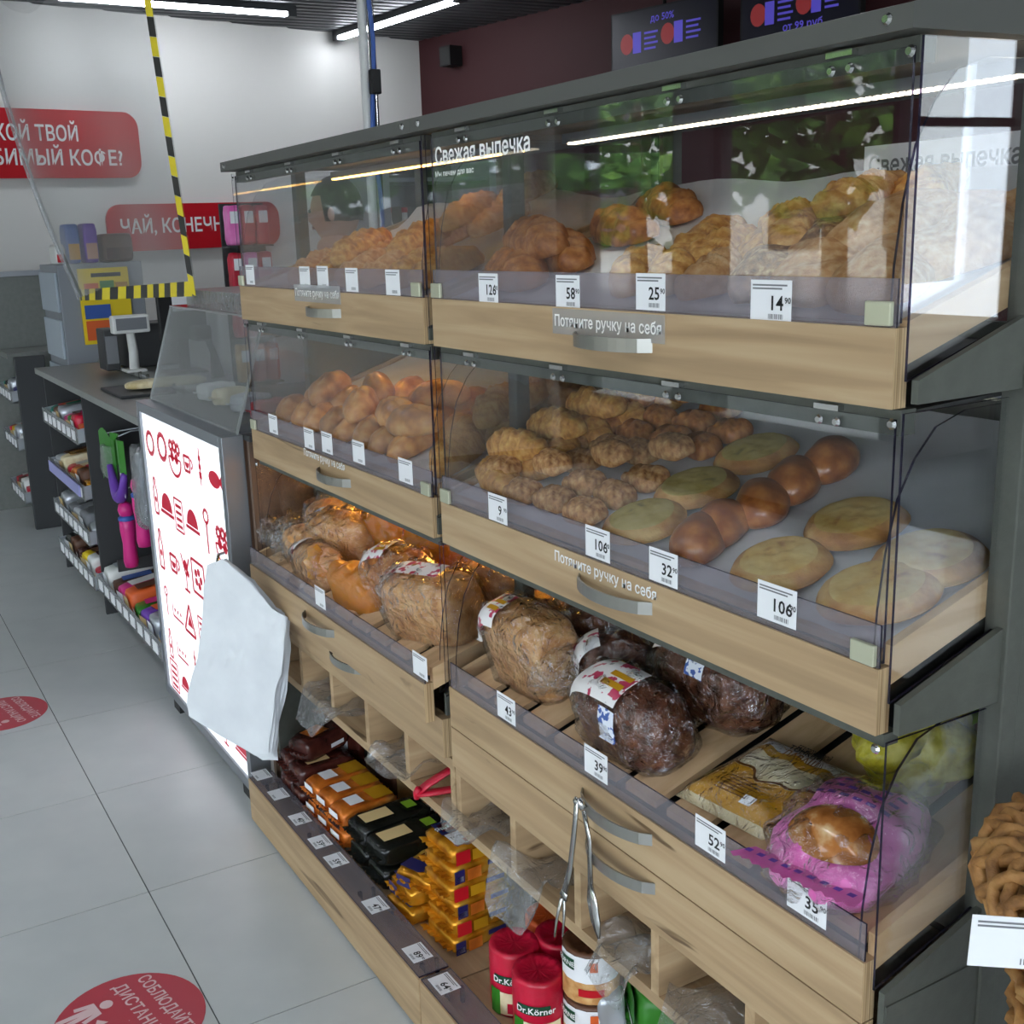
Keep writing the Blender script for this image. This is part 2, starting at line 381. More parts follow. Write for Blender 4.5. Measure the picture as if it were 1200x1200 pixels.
# shop front behind and beside the aisle: a glazed wall to the street
def glazed(name, axis, c, a0, a1, bays, label, n0):
    r = root(name, label, 'wall', (0, 0, 0), kind='structure')
    def bb(nm_, s0, s1, z0, z1, d0, d1, mat, par):
        b = (c+d0, c+d1, s0, s1, z0, z1) if axis == 'x' else (s0, s1, c+d0, c+d1, z0, z1)
        return box(nm_, b, mat, par)
    bb('sill_wall', a0, a1, 0, .45, -.1, .05, M['white_wall'], r); bb('lintel', a0, a1, 2.62, CEIL+.1, -.1, .05, M['ash'], r)
    s = a0
    for (w, solid) in bays:
        if solid: bb('pier', s, s+w, .45, 2.62, -.1, .05, M['ash'], r)
        else:
            fr = bb('window_frame', s, s+.06, .45, 2.62, -.06, .02, M['panel_dark'], r)
            bb('mullion', s+w-.06, s+w, .45, 2.62, -.06, .02, M['panel_dark'], fr)
            bb('transom', s+.06, s+w-.06, 2.05, 2.10, -.06, .02, M['panel_dark'], fr)
            bb('pane', s+.06, s+w-.06, .45, 2.62, -.02, -.014, M['window_glass'], fr)
        s += w
    return r
glazed('wall_left', 'x', -2.72, -3.3, 6.7, [(.5, 1), (1.6, 0), (1.6, 0), (.4, 1), (1.5, 0), (1.2, 0), (.35, 1), (1.3, 0), (.3, 1), (.95, 0), (.3, 1)], 'glazed shop front with grey piers', 1)
glazed('wall_front', 'y', -3.35, -2.7, 7.0, [(.4, 1), (1.7, 0), (1.7, 0), (.5, 1), (1.6, 0), (1.3, 0), (1.3, 0), (1.2, 0)], 'glazed entrance wall', 2)
# portals let the sky through the glazing
for nm_, loc, rot, sx, sy in (('window_light', (-2.6, 1.7, 1.55), (0, PI/2, 0), 2.2, 9.6), ('entrance_light', (.6, -3.2, 1.55), (-PI/2, 0, 0), 6.4, 2.2)):
    ld = bpy.data.lights.new(nm_, 'AREA'); ld.shape = 'RECTANGLE'; ld.size = sx; ld.size_y = sy; ld.cycles.is_portal = True
    lo = bpy.data.objects.new(nm_, ld); link(lo); lo.location = loc; lo.rotation_euler = rot
    if nm_ == 'window_light': lo.rotation_euler = Vector((1, 0, 0)).to_track_quat('-Z', 'Y').to_euler()
    else: lo.rotation_euler = Vector((0, 1, 0)).to_track_quat('-Z', 'Y').to_euler(); 
# the street: ground and trees beyond the glass
tag(mk('street_ground', boxv(-30, -2.9, -20, 30, -.2, -.1), BOXF, M['asphalt']), 'grey pavement outside the shop front', 'ground', kind='structure')
def tree(x, y, h, r, seed, lab='leafy green tree on the pavement outside the long shop window'):
    rd = random.Random(seed)
    t = root('street_tree', lab, 'tree', (x, y, -.1), 'trees outside the shop')
    tube('trunk', [(x, y, -.1), (x+.05, y, h*.3), (x, y+.1, h*.6)], [.14, .12, .07], M['bark'], t)
    V, F = [], []
    for k in range(1500):
        d = Vector((rd.gauss(0, 1), rd.gauss(0, 1), rd.gauss(0, .8))); d.normalize(); d *= r*(.45+.55*rd.random())
        c = Vector((x, y, h*.62))+d*Vector((1, 1, 1.15)).x
        a = Vector((rd.gauss(0, 1), rd.gauss(0, 1), rd.gauss(0, 1))).normalized()*.16; b = a.orthogonal().normalized()*.1
        i = len(V); V += [c-a, c+b, c+a, c-b]; F.append([i, i+1, i+2, i+3])
    lf = mk('leaves', V, F, M['foliage'], t); lf['kind'] = 'stuff'
for i, (x, y, h, r) in enumerate([(-6.5, 4.4, 4.6, 1.5), (-7.0, 8.2, 5.2, 1.9), (-6.2, 1.0, 4.2, 1.5), (-8.5, 13.2, 5.5, 2.3)]): tree(x, y, h, r, i)
for i, (x, y, h, r) in enumerate([(1.2, -8.2, 4.4, 1.6), (5.0, -8.0, 4.6, 1.8), (8.8, -8.4, 4.4, 1.7)]): tree(x, y, h, r, i+11, 'unseen leafy tree added outside the entrance to dim reflections')  # unseen trees added to dim the sky reflected in the side pane
tag(mk('street_ground', boxv(-2.6, 16, -20, -3.55, -.2, -.1), BOXF, M['asphalt']), 'grey pavement outside the entrance', 'ground', kind='structure')

def facade(name, b, wins, label):
    r = root(name, label, 'building', ((b[0]+b[1])/2, (b[2]+b[3])/2, -.1))
    box('wall', b, M['facade'], r)
    for w in wins: box('window', w, M['panel_dark'], r)
facade('street_building', (-19, -16, -6, 34, -.1, 7), [(-16.02, -15.96, -4+3*k, -2.6+3*k, z, z+1.5) for k in range(12) for z in (.9, 3.8)], 'pale building across the street from the long shop window')
facade('street_building', (-3, 24, -20, -17, -.1, 7), [(-1+3*k, .4+3*k, -17.04, -16.98, z, z+1.5) for k in range(8) for z in (.9, 3.8)], 'pale building across the street from the entrance')
# ceiling lamps
def lamp(a, b, label, group='linear ceiling lamps'):
    a, b = Vector(a), Vector(b); u = (b-a).normalized(); s = Vector((-u.y, u.x, 0)); z = Vector((0, 0, 1))
    r = root('ceiling_lamp', label, 'lamp', tuple((a+b)/2), group)
    def bar(nm_, w, z0, z1, mat, ext):
        v = [p+s*q+z*h for h in (z0, z1) for p, q in ((a-u*ext, -w), (b+u*ext, -w), (b+u*ext, w), (a-u*ext, w))]
        return mk(nm_, v, BOXF, mat, r)
    bar('housing', .035, .012, .05, M['lamp_body'], .03); bar('tube', .024, -.012, .012, M['lamp_glow'], 0)
    for p in (a, b):
        v = [p+u*e+s*q+z*h for h in (-.016, .012) for e, q in ((-.03, -.035), (.03, -.035), (.03, .035), (-.03, .035))]
        mk('end_cap', v, BOXF, M['lamp_body'], r)
LZ = 2.95
lamp(P(340, 17, z=LZ), P(340, 17, z=LZ)+Vector((-1.5, -.14, 0)), 'long white linear lamp parallel to the back wall')
lamp(P(397, 45, z=LZ), P(397, 45, z=LZ)+Vector((.17, -1.5, 0)), 'linear lamp running towards the dark maroon wall')
for (x, y) in ((-.4, 4.6), (-.4, 2.2), (-.4, -.2), (2.6, 3.6), (2.6, .8)):  # extra lamps out of view, added to light the aisle and display
    lamp((x, y, LZ), (x+.1, y-1.5, LZ), 'added unseen linear lamp over the %s' % ('aisle' if x < 0 else 'bakery counter'), 'added lamps over the %s' % ('aisle' if x < 0 else 'bakery counter'))

# wall signs
def sign(name, u0, u1, v0, v1, lines, label, size, radl=True, extend=0):
    off = COR+WN*.012
    c = [PN(u0, v1, WN, off), PN(u1, v1, WN, off), PN(u1, v0, WN, off), PN(u0, v0, WN, off)]
    zt, zb = (c[2].z+c[3].z)/2, (c[0].z+c[1].z)/2
    c = [Vector((c[0].x, c[0].y, zb)), Vector((c[1].x, c[1].y, zb)), Vector((c[1].x, c[1].y, zt)), Vector((c[0].x, c[0].y, zt))]
    ux = (c[1]-c[0]).normalized(); c[0] -= ux*extend; c[3] -= ux*extend
    w, h = (c[1]-c[0]).length, zt-zb
    r = root(name, label, 'sign', tuple(c[0]))
    rad = .1; pts = []
    uz = Vector((0, 0, 1))
    for cc, sx, sz, a0 in ((c[0], 1, 1, PI), (c[1], -1, 1, 1.5*PI), (c[2], -1, -1, 0), (c[3], 1, -1, .5*PI)):
        o = cc+ux*sx*rad+uz*sz*rad
        for k in range(7):
            an = a0+PI/2*k/6; pts.append(o+ux*math.cos(an)*rad+uz*math.sin(an)*rad)
    n = ux.cross(uz)
    prism('board', pts, n*.02, M['sign_red'], r)
    for (s, ua, ub, rv) in lines:
        q, qa, qb = PN((ua+ub)/2, rv, WN, off)+n*.023, PN(ua, rv, WN, off), PN(ub, rv, WN, off)
        text('lettering', s, size, M['white_print'], r, frame(q, ux, uz), width=(qb-qa).length)
    return r
sign('wall_sign', -95, 166, 128, 209, [('КАКОЙ ТВОЙ', -32, 91, 157), ('ЛЮБИМЫЙ КОФЕ?', -45, 146, 186)], 'large red rounded sign asking about coffee on the white wall', .128)
sign('wall_sign', 127, 328, 238, 291, [('ЧАЙ, КОНЕЧНО', 142, 274, 265)], 'narrow red rounded sign about tea lower on the white wall', .128)

# ------------------------------------------------------------------ the bakery display: two bays
XB = .92
LV = {1: (1.444, 1.3625, 1.404), 2: (1.087, 1.0105, 1.063), 3: (.734, .655, .716)}      # board top, board bottom, tray underside at x = .93
def tz(lv, x): return LV[lv][2] + .035 + .31*(x-.93)                                  # tray surface
def T(u, v, lv, h=0.0):
    return PN(u, v, (-.31, 0, 1), (.93, 0, LV[lv][2]+.035+h))
def pane(name, b, parent, thin='x', mat='acrylic', edge='acrylic_edge'):
    fm = [1]*6
    for k in {'x': (3, 5), 'y': (2, 4), 'z': (0, 1)}[thin]: fm[k] = 0
    return box(name, b, None, parent, mats=[M[mat], M[edge]], fm=fm)
def handle(yc, zc, parent, x=XB, L=.165):
    pts = []
    for k in range(13):
        t = k/12; pts.append((x-.030*math.sin(PI*t)**.6, yc+L/2-L*t))
    V, F = [], []
    for (px, py) in pts:
        for dx, dz in ((0, -.009), (0, .009), (.003, .009), (.003, -.009)): V.append((px+dx, py, zc+dz))
    n = len(pts)
    for i in range(n-1):
        for k in range(4): F.append([i*4+k, i*4+(k+1) % 4, (i+1)*4+(k+1) % 4, (i+1)*4+k])
    F += [[0, 3, 2, 1], [4*n-4, 4*n-3, 4*n-2, 4*n-1]]
    return mk('handle', V, F, M['brushed'], parent)
def screwv(x, y, z, r=.006, n=10):
    V = [(x, y+r*math.cos(2*PI*k/n), z+r*math.sin(2*PI*k/n)) for k in range(n)] + [(x-.003, y+.6*r*math.cos(2*PI*k/n), z+.6*r*math.sin(2*PI*k/n)) for k in range(n)]
    return V, [[k, (k+1) % n, n+(k+1) % n, n+k] for k in range(n)] + [list(range(n, 2*n))]
ARC = [(.926, -.03), (.930, .06), (.938, .12), (.952, .175), (.975, .215), (1.005, .245), (1.05, .258), (1.43, .262)]
def bay(name, label, y0, y1, right):
    ym = (y0+y1)/2
    r = root(name, label, 'display shelf', (1.19, ym, 0), 'bays of the bakery display')
    yo, yi = (y0-.012, y1) if right else (y0, y1+.012)
    # cap and hinge rails
    cap = prism('top_cap', [(.902, y0-.018, 1.716), (1.46, y0-.018, 1.716), (1.46, y0-.018, 1.752), (.97, y0-.018, 1.752), (.902, y0-.018, 1.738)], (0, y1-y0+.036-.002, 0), M['cap_grey'], r)
    v, f = merge(screwv(.902, y0+.012, 1.728), screwv(.902, y1-.012, 1.728)); mk('screw', v, f, M['chrome'], cap)
    for lv, (zt0, zt1) in {1: (1.69, 1.714), 2: (1.335, 1.3615), 3: (.995, 1.0095)}.items():
        rail = box('hinge_rail', (.934, .956, y0, y1, zt0, zt1), M['steel_grey'], r)
    for lv in (1, 2, 3):
        zt, zb, zu = LV[lv]
        dx = -.035 if (lv == 3 and not right) else 0.0
        d = box('drawer_front', (XB+dx, XB+dx+.02, y0, y1, zb+.0012, zt), None, r, mats=[M['oak'], M['ply_edge']], fm=[0, 0, 1, 0, 1, 0])
        handle((1.234 if right else {1: 2.221, 2: 2.227, 3: 2.29}[lv]), zb+(.040 if lv != 3 else .051), d, XB+dx, .17)
        for yy in (y0, y1-.012):
            ps = [(.94+dx, yy, zu+.31*.01), (1.43, yy, zu+.31*.5), (1.43, yy, zu+.31*.5+.043), (.94+dx, yy, zu+.31*.01+.043)]
            prism('side_board', ps, (0, .012, 0), M['pine_x'], d)
        if lv == 3:
            k = y0+.016
            while k < y1-.06:
                prism('slat', [(.94+dx, k, tz(3, .94)-.012), (1.43, k, tz(3, 1.43)-.012), (1.43, k, tz(3, 1.43)-.001), (.94+dx, k, tz(3, .94)-.001)], (0, .07, 0), M['pine_x'], d); k += .094
            prism('tray_bottom', [(.94+dx, y0+.012, tz(3, .94)-.03), (1.43, y0+.012, tz(3, 1.43)-.03), (1.43, y0+.012, tz(3, 1.43)-.024), (.94+dx, y0+.012, tz(3, .94)-.024)], (0, y1-y0-.024, 0), M['black'], d)
        else:
            prism('tray_bottom', [(.94, y0+.012, tz(lv, .94)-.012), (1.43, y0+.012, tz(lv, 1.43)-.012), (1.43, y0+.012, tz(lv, 1.43)-.004), (.94, y0+.012, tz(lv, .94)-.004)], (0, y1-y0-.024, 0), M['pine_x'], d)
            sd = lv*7+(3 if right else 0)
            def pf(s, t, lv=lv, sd=sd):
                x = .945+.47*s; y = y0+.016+(y1-y0-.032)*t
                return (x, y, tz(lv, x)+.004*abs(noise.noise(Vector((x*14, y*14, sd))))-.0025 + (.05*max(0, s-.9)*10*(.6+.5*noise.noise(Vector((y*4, sd, 0)))) if lv == 1 else .02*max(0, s-.9)*10))
            v, f = gridv(pf, 16, 40); mk('tray_paper', v, f, M['tray_paper'], d, smooth=True)
        # clear price strip standing on the board, with its latches
        pane('price_strip', (XB+dx+.003, XB+dx+.0055, y0+.002, y1-.002, zt, zt+.048), d, 'x', 'acrylic_tint')
        for yy in (y0+.004, y1-.036):
            if lv != 3: box('latch', (XB-.004, XB+.002, yy, yy+.032, zt+.002, zt+.026), M['latch'], d, .0012)
        # side guards: a square pane and one with a round shoulder
        ztop = {1: 1.712, 2: 1.36, 3: 1.006}[lv]
        for yy, sgn in ((y0, -1), (y1, 1)):
            yp = yy+sgn*.010-.0015
            pg = [(.926, yp, zu-.012), (1.43, yp, zu-.012+.156), (1.43, yp, ztop), (.926, yp, ztop)]
            prism('side_pane', pg, (0, .003, 0), None, r, mats=[M['acrylic'], M['acrylic_edge']])
            yp = yy-sgn*.014-.0015
            hs = (ztop-zt)/.27
            pg = [(x, yp, zt+.0+z*hs) for x, z in ARC] + [(1.43, yp, zu+.31*.5+.045)]
            prism('round_guard', pg, (0, .003, 0), None, r, mats=[M['acrylic'], M['acrylic_edge']])
        # tapered steel bracket that carries the tray
        for yy in ((y0-.024) if right else y0-.006,) + (() if right else (y1+.004,)):
            prism('bracket', [(.928, yy, zb+.008), (1.10, yy, zb+.008), (1.10, yy, zu+.31*.17-.006), (.928, yy, zu-.010)], (0, .008, 0), M['steel_grey'], r)
        if lv < 3:
            dr = pane('door', (.929, .9325, y0+.003, y1-.003, zt+.004, {1: 1.705, 2: 1.352}[lv]), r, 'x')
            for k in range(4):
                yh = y0+.09+(y1-y0-.2)*k/3
                zh = {1: 1.703, 2: 1.349}[lv]
                v, f = merge((boxv(.925, .9345, yh-.017, yh+.017, zh+.004, zh+.010), BOXF), screwv(.9285, yh-.012, zh-.008, .0055), screwv(.9285, yh+.012, zh-.008, .0055))
                mk('hinge', v, f, M['chrome'], dr)
        # lamp strip below the shelf above
        zl = {1: 1.700, 2: 1.352, 3: 1.0}[lv]
        hb = box('lamp_strip', (1.16, 1.175, y0+.05, y1-.05, zl-.008, zl+.008), M['alu'], r)
        nd = int((y1-y0-.11)/.0125); v, f = boxes([(1.158, 1.172, y0+.055+.0125*k, y0+.055+.0125*k+(.0072 if right else .0118), zl-.011, zl-.0075) for k in range(nd)]); mk('diodes', v, f, M['led_white' if lv == 1 else 'led_off'] if right else M['led_gold' if lv == 3 else 'led_warm'], hb)['kind'] = 'stuff'
        v, f = screwv(.926, y0+.004 if right else y1, ztop-.012, .006); mk('screw', v, f, M['chrome'], r)
    # shelves that close each level from above
    for z in (1.352, 1.0): prism('shelf_plate', [(.957, y0, z+.004), (1.44, y0, z+.02), (1.44, y0, z+.024), (.957, y0, z+.008)], (0, y1-y0, 0), M['steel_dark'], r)
    d = box('drawer_front', (XB, XB+.02, y0, y1, .575, .6538), None, r, mats=[M['oak'], M['ply_edge']], fm=[0, 0, 1, 0, 1, 0])
    handle(1.225 if right else 2.225, .632, d)
    # pigeonholes
    zc0, zc1 = .425, .572
    c = box('pigeonhole_rail', (.934, .952, y0-.015, y1+.015, .548, zc1), M['oak'], r)
    box('pigeonhole_rail', (.934, .952, y0-.015, y1+.015, zc0, .445), M['oak'], r)
    box('pigeonhole_floor', (.952, 1.25, y0, y1, .427, .443), M['oak'], r); box('pigeonhole_roof', (.952, 1.25, y0, y1, .550, .570), M['oak'], r)
    for k in range(6):
        yk = y0-.015+(y1-y0+.03-.018)*k/5; box('divider', (.934, 1.25, yk, yk+.018, .445, .548), M['oak_x'], r)
    box('pigeonhole_back', (1.25, 1.262, y0, y1, .425, .572), M['walnut'], r)
    # base with its tilted price rail
    box('base_front', (.833, .855, y0-.015, y1+.015, .012, .132), M['oak'], r, .0015)
    box('base_shelf', (.855, 1.42, y0-.015, y1+.015, .085, .1), M['oak'], r)
    pane('base_price_rail', (.836, .902, y0-.013, y1+.013, .134, .1375), r, 'z', 'acrylic_tint')
    v, f = boxes([(.858, .866, y0+.02+k*.3, y0+.028+k*.3, .1, .134) for k in range(4)]+[(.892, .898, y0+.02+k*.3, y0+.028+k*.3, .1, .134) for k in range(4)]); mk('rail_support', v, f, M['acrylic_edge'], r)
    box('plinth', (.88, 1.40, y0, y1, 0, .085), M['steel_dark'], r)
    # back and uprights
    box('back_panel', (1.44, 1.452, y0-.01, y1+.01, .0, 1.40), M['steel_grey'], r)
    for yy in ((y0-.03, y1+.002) if right else (y1+.002,)):
        box('upright', (1.087, 1.115, yy, yy+.03, 0, 1.716), M['steel_grey'], r, .002)
    ys = y0-.026 if right else y1+.014
    box('side_panel', (1.115, 1.44, ys, ys+.012, 0, 1.36), M['steel_grey'], r)
    box('side_skirt', (.93, 1.087, ys, ys+.012, .012, .56), M['steel_grey'], r)
    box('side_skirt', (.93, 1.087, ys, ys+.012, .565, .69), M['steel_grey'], r)
    box('rear_post', (1.42, 1.44, y0, y0+.03, 1.4, 1.716), M['steel_grey'], r); box('rear_post', (1.42, 1.44, y1-.03, y1, 1.4, 1.716), M['steel_grey'], r)
    return r
RY0, RY1, LY0, LY1 = .7739, 1.7428, 1.7773, 2.7562
bayR = bay('bakery_display', 'oak fronted bakery display bay with flat breads and fresh bakery lettering', RY0, RY1, True)
bayL = bay('bakery_display', 'oak fronted bakery display bay beside the glowing light box', LY0, LY1, False)

def along(u0, v0, u1, v1, x):
    a, b = P(u0, v0, x=x), P(u1, v1, x=x); return (a+b)/2, (b-a).length
# lettering on the doors and boards
def lettering(s, u0, v0, u1, v1, x, size, parent, mat='white_print'):
    c, w = along(u0, v0, u1, v1, x); text('lettering', s, size, M[mat], parent, frame(c, *FRONT), width=w)
lettering('Свежая выпечка', 510, 181, 621, 171, .9283, .036, bayR)
lettering('Мы печем для вас', 510, 204, 555, 200, .9283, .012, bayR)
for u0, v0, u1, v1, par, x in ((650, 378, 775, 384, bayR, XB-.0016), (650, 650, 769, 700, bayR, XB-.0016), (346, 343, 397, 346, bayL, XB-.0016), (356, 529, 404, 549, bayL, XB-.0016)):
    c, w = along(u0, v0, u1, v1, x)
    lettering('Потяните ручку на себя', u0, v0, u1, v1, x, .022, par)
    if v0 < 400: box('clear_sticker', (x+.0004, x+.0009, c.y-w/2-.006, c.y+w/2+.006, c.z-.018, c.z+.018), M['sticker_clear'], par)
# white card with the bakery lettering at the back of the upper right bay
cz = P(1092, 205, x=1.40)
cr = root('shelf_card', 'white card with dark fresh bakery lettering behind the top right pastries', 'sign', (1.405, cz.y, cz.z-.06))
box('card', (1.404, 1.407, cz.y-.165, cz.y+.125, cz.z-.065, cz.z+.048), M['paper'], cr)
text('lettering', 'Свежая выпечка', .036, M['grey_print'], cr, frame((1.4032, cz.y-.01, cz.z+.018), *FRONT), width=.25)
text('lettering', 'Мы печем для вас', .012, M['grey_print'], cr, frame((1.4032, cz.y+.06, cz.z-.018), *FRONT), width=.10)

# price tags
def price_tag(c, price, label, ax=(0, -1, 0), ay=(0, 0, 1), w=.058, h=.046, group='price tags on the bakery strips'):
    r = root('price_tag', label, 'price tag', tuple(c), group); A = frame(c, ax, ay)
    def q(x0, x1, y0, y1, z): return [A @ Vector(p) for p in ((x0, y0, z), (x1, y0, z), (x1, y1, z), (x0, y1, z))]
    n = (A.to_3x3() @ Vector((0, 0, 1)))
    prism('card', q(-w/2, w/2, -h/2, h/2, 0), -n*.0006, M['paper'], r)
    V, F = [], []
    for k in range(2):
        i = len(V); V += q(-w*.45, w*(.40-.12*k), h*(.36-.08*k), h*(.40-.08*k), .0003); F.append([i, i+1, i+2, i+3])
    rd = random.Random(hash(label) % 999)
    x = -w*.05
    for k in range(10):
        i = len(V); ww = w*(.012+.025*((k*7) % 3)/3); V += q(x, x+ww, -h*.42, -h*.30, .0003); F.append([i, i+1, i+2, i+3]); x += ww+w*.018
    mk('small_print', V, F, M['grey_print'], r)['kind'] = 'stuff'
    if price:
        B = A @ Matrix.Translation((w*.14, -h*.06, .0004)); text('price', price, h*.48, M['black_print'], r, B)
        B = A @ Matrix.Translation((w*.42, h*.02, .0004)); text('kopecks', '90', h*.2, M['black_print'], r, B)
    return r
XT = .9225
for (u, v, p, what) in ((572, 338, '126', 'paper price tag reading 126 before the long crusty rolls'), (665, 342, '58', 'paper price tag reading 58 above the top pull handle'), (762, 342, '25', 'paper price tag reading 25 before the heaped golden pastries'), (903, 353, '14', 'paper price tag reading 14 before the sugar dusted pastries'),
                     (583, 596, '9', 'paper price tag reading 9 before the puff pastries'), (700, 637, '106', 'paper price tag reading 106 before the herb flat breads'), (777, 665, '32', 'paper price tag reading 32 before the oval buns'), (910, 708, '106', 'paper price tag reading 106 before the yellow flat breads'),
                     (593, 830, '43', 'paper price tag reading 43 below the bagged white loaf'), (698, 895, '39', 'paper price tag reading 39 below the bagged dark loaf'), (832, 982, '52', 'paper price tag reading 52 below the thin lavash'), (945, 1055, '35', 'paper price tag reading 35 below the pink packet')):
    c = P(u, v, x=XT); c.z -= .0; price_tag(c, p, what, w=.062 if u > 850 else .058)
for (u, v) in ((293, 322), (357, 325), (378, 325), (412, 328), (460, 331), (320, 497), (362, 514), (383, 519), (420, 530), (475, 552)):
    price_tag(P(u, v, x=XT), '', 'price tag with tiny print on the %s strip near the light box' % ('top' if v < 400 else 'middle'), group='small price tags beside the light box')
for (u, v) in ((375, 700), (492, 780)):
    price_tag(P(u, v, x=XT-.035), '', 'paper price tag below the golden wrapped loaves', group='price tags below the golden loaves')
for (u, v, p, wh) in ((305, 908, '', 'beside the white bags'), (335, 928, '', 'before the brown packs'), (362, 956, '40', 'before the orange packs'), (388, 982, '59', 'between orange and black packs'), (408, 1003, '59', 'before the black packs'), (458, 1054, '47', 'before the loose gold packs'), (505, 1110, '89', 'before the tall gold stack'), (531, 1148, '64', 'before the red crispbreads')):
    c = P(u, v, z=.1385); price_tag((.868, c.y, .1384), p, 'price tag on the base rail %s' % wh, (0, -1, 0), (1, 0, 0), .056, .044, 'price tags on the base rail')

# ------------------------------------------------------------------ breads and pastries
def spow(v, e): return math.copysign(abs(v)**e, v)
def domev(a, b, h, p=2.2, q=2.2, nu=24, nv=9, base=.3, amp=0.0, fr=30, seed=0, fn=None):
    """flat-bottomed superellipsoid with an uneven surface; fn(x, y, z) may carve it"""
    V, F = [], []
    z0 = spow(math.sin(-base), 2/q)*h
    for j in range(nv+1):
        ph = -base+(PI/2+base)*j/nv
        c = spow(max(math.cos(ph), .02 if j == nv else 0), 2/q); zz = spow(math.sin(ph), 2/q)*h-z0
        for i in range(nu):
            t = 2*PI*i/nu; x, y, z = a*spow(math.cos(t), 2/p)*c, b*spow(math.sin(t), 2/p)*c, zz
            if amp:
                k = 1+amp*noise.noise(Vector((x*fr+seed*7.3, y*fr+seed*3.1, z*fr))); x, y, z = x*k, y*k, z*(1+(k-1)*1.4)
            if fn: x, y, z = fn(x, y, z)
            V.append((x, y, z))
    for j in range(nv):
        for i in range(nu): F.append([j*nu+i, j*nu+(i+1) % nu, (j+1)*nu+(i+1) % nu, (j+1)*nu+i])
    F += [list(range(nu))[::-1], list(range(nv*nu, (nv+1)*nu))]
    return V, F
def domez(x, y, a, b, h, p, q, base=.3):
    c = (abs(x/a)**p+abs(y/b)**p)**(1/p); c = min(c, .9995)
    s = (1-c**q)**(1/q); return s*h-spow(math.sin(-base), 2/q)*h
def fit(o, x0=.946, x1=1.425, side=.018):
    """slide a thing along its tray until it lies between the strip, the back and the tray sides"""
    mw = o.matrix_world.copy(); pts = []
    for c in [o]+list(o.children):
        if c.type == 'MESH': pts += [mw @ v.co for v in c.data.vertices]
    yc = mw.translation.y; ya, yb = (RY0, RY1) if yc < 1.76 else (LY0, LY1)
    ax, bx, ay, by = min(p.x for p in pts), max(p.x for p in pts), min(p.y for p in pts), max(p.y for p in pts)
    dx = max(0, x0-ax) or min(0, x1-bx); dy = max(0, ya+side-ay) or min(0, yb-side-by)
    if dx or dy: mw.translation += Vector((dx, dy, .31*dx)); o.matrix_world = mw
    return o
nm('roll_crust', [(150, 88, 36), (206, 142, 72), (230, 180, 112)], scale=30, rough=.38, bump=.08, vary=.22, coat=.3)
PROTO = {}
def proto(key, gens, mat):
    L = []
    for g in gens:
        v, f = g; me = bpy.data.meshes.new(key); me.from_pydata([tuple(p) for p in v], [], f); me.materials.append(M[mat])
        me.polygons.foreach_set('use_smooth', [True]*len(f)); me.update(); L.append(me)
    PROTO[key] = L
proto('oval_bun', [domev(.058, .040, .036, 2.1, 2.1, seed=i, amp=.06) for i in range(3)], 'crust_shiny')
proto('seed_roll', [domev(.072, .036, .040, 2.2, 2.1, seed=i, amp=.07, fn=lambda x, y, z: (x, y, z-.004*max(0, 1-abs(y)/.006)*(1 if z > .03 else 0))) for i in range(3)], 'crust')
def lat(x, y, z):
    g = max(0, math.sin((x+y*.5)*210))*max(0, 1-abs(y)/.04); return (x, y, z-.006*g*(1 if z > .012 else 0))
proto('puff', [domev(.048, .036, .022, 4, 2.4, nu=36, nv=12, seed=i, amp=.08, fn=lat) for i in range(4)], 'puff_crust')
def ridg(x, y, z):
    g = math.sin(x*170+y*40); k = 1+.06*g; return (x, y*k, z*(1+.10*g))
proto('twist', [domev(.115, .036, .036, 2.6, 2.2, nu=40, nv=12, seed=i, amp=.10, fn=ridg) for i in range(3)], 'crust_gold')
proto('sugar', [domev(.088, .058, .032, 2.3, 2.0, nu=32, nv=12, seed=i+5, amp=.22, fr=22) for i in range(4)], 'sugar_crust')
proto('seeded', [domev(.062, .048, .032, 2.6, 2.2, nu=28, nv=10, seed=i+3, amp=.12) for i in range(2)], 'seed_crust')
proto('croissant', [domev(.075, .036, .038, 2.2, 2.2, nu=36, nv=12, seed=i, amp=.05, fn=lambda x, y, z: (x, y+5.5*x*x, z*(1+.09*math.sin(x*260)))) for i in range(2)], 'crust_gold')
def bake(kind, name, label, group, loc, rz=0.0, tilt=TILT, sc=1.0, rx=0.0, mat=None):
    o = bpy.data.objects.new(name, random.choice(PROTO[kind])); link(o)
    tag(o, label, 'pastry', group); place(o, loc, rz, tilt, sc, rx)
    if mat: o.material_slots[0].link = 'OBJECT'; o.material_slots[0].material = M[mat]
    fit(o); return o
# flat breads with a filling
def ring_mat(name, cols, rim):
    m, n, l, b = newmat(name); tc = n.new('ShaderNodeTexCoord'); t = n.new('ShaderNodeTexNoise'); t.inputs['Scale'].default_value = 34; t.inputs['Detail'].default_value = 4
    l.new(tc.outputs['Object'], t.inputs['Vector']); r = n.new('ShaderNodeValToRGB'); e = r.color_ramp.elements
    e[0].position = .30; e[1].position = .72; e.new(.42)
    for i, c in enumerate(cols): e[i].color = (*s2l(c), 1)
    l.new(t.outputs[0], r.inputs[0]); l.new(r.outputs[0], b.inputs['Base Color']); b.inputs['Roughness'].default_value = .55
    bp = n.new('ShaderNodeBump'); bp.inputs['Strength'].default_value = .2; bp.inputs['Distance'].default_value = .01; l.new(t.outputs[0], bp.inputs['Height']); l.new(bp.outputs[0], b.inputs['Normal'])
    return m
ring_mat('cheese', [(170, 108, 46), (216, 172, 92), (232, 204, 130)], 0)
ring_mat('herb', [(110, 104, 48), (186, 162, 84), (206, 186, 120)], 0)
nm('rim_crust', [(160, 100, 46), (202, 148, 80), (222, 182, 112)], scale=26, rough=.55, bump=.15, vary=.1)
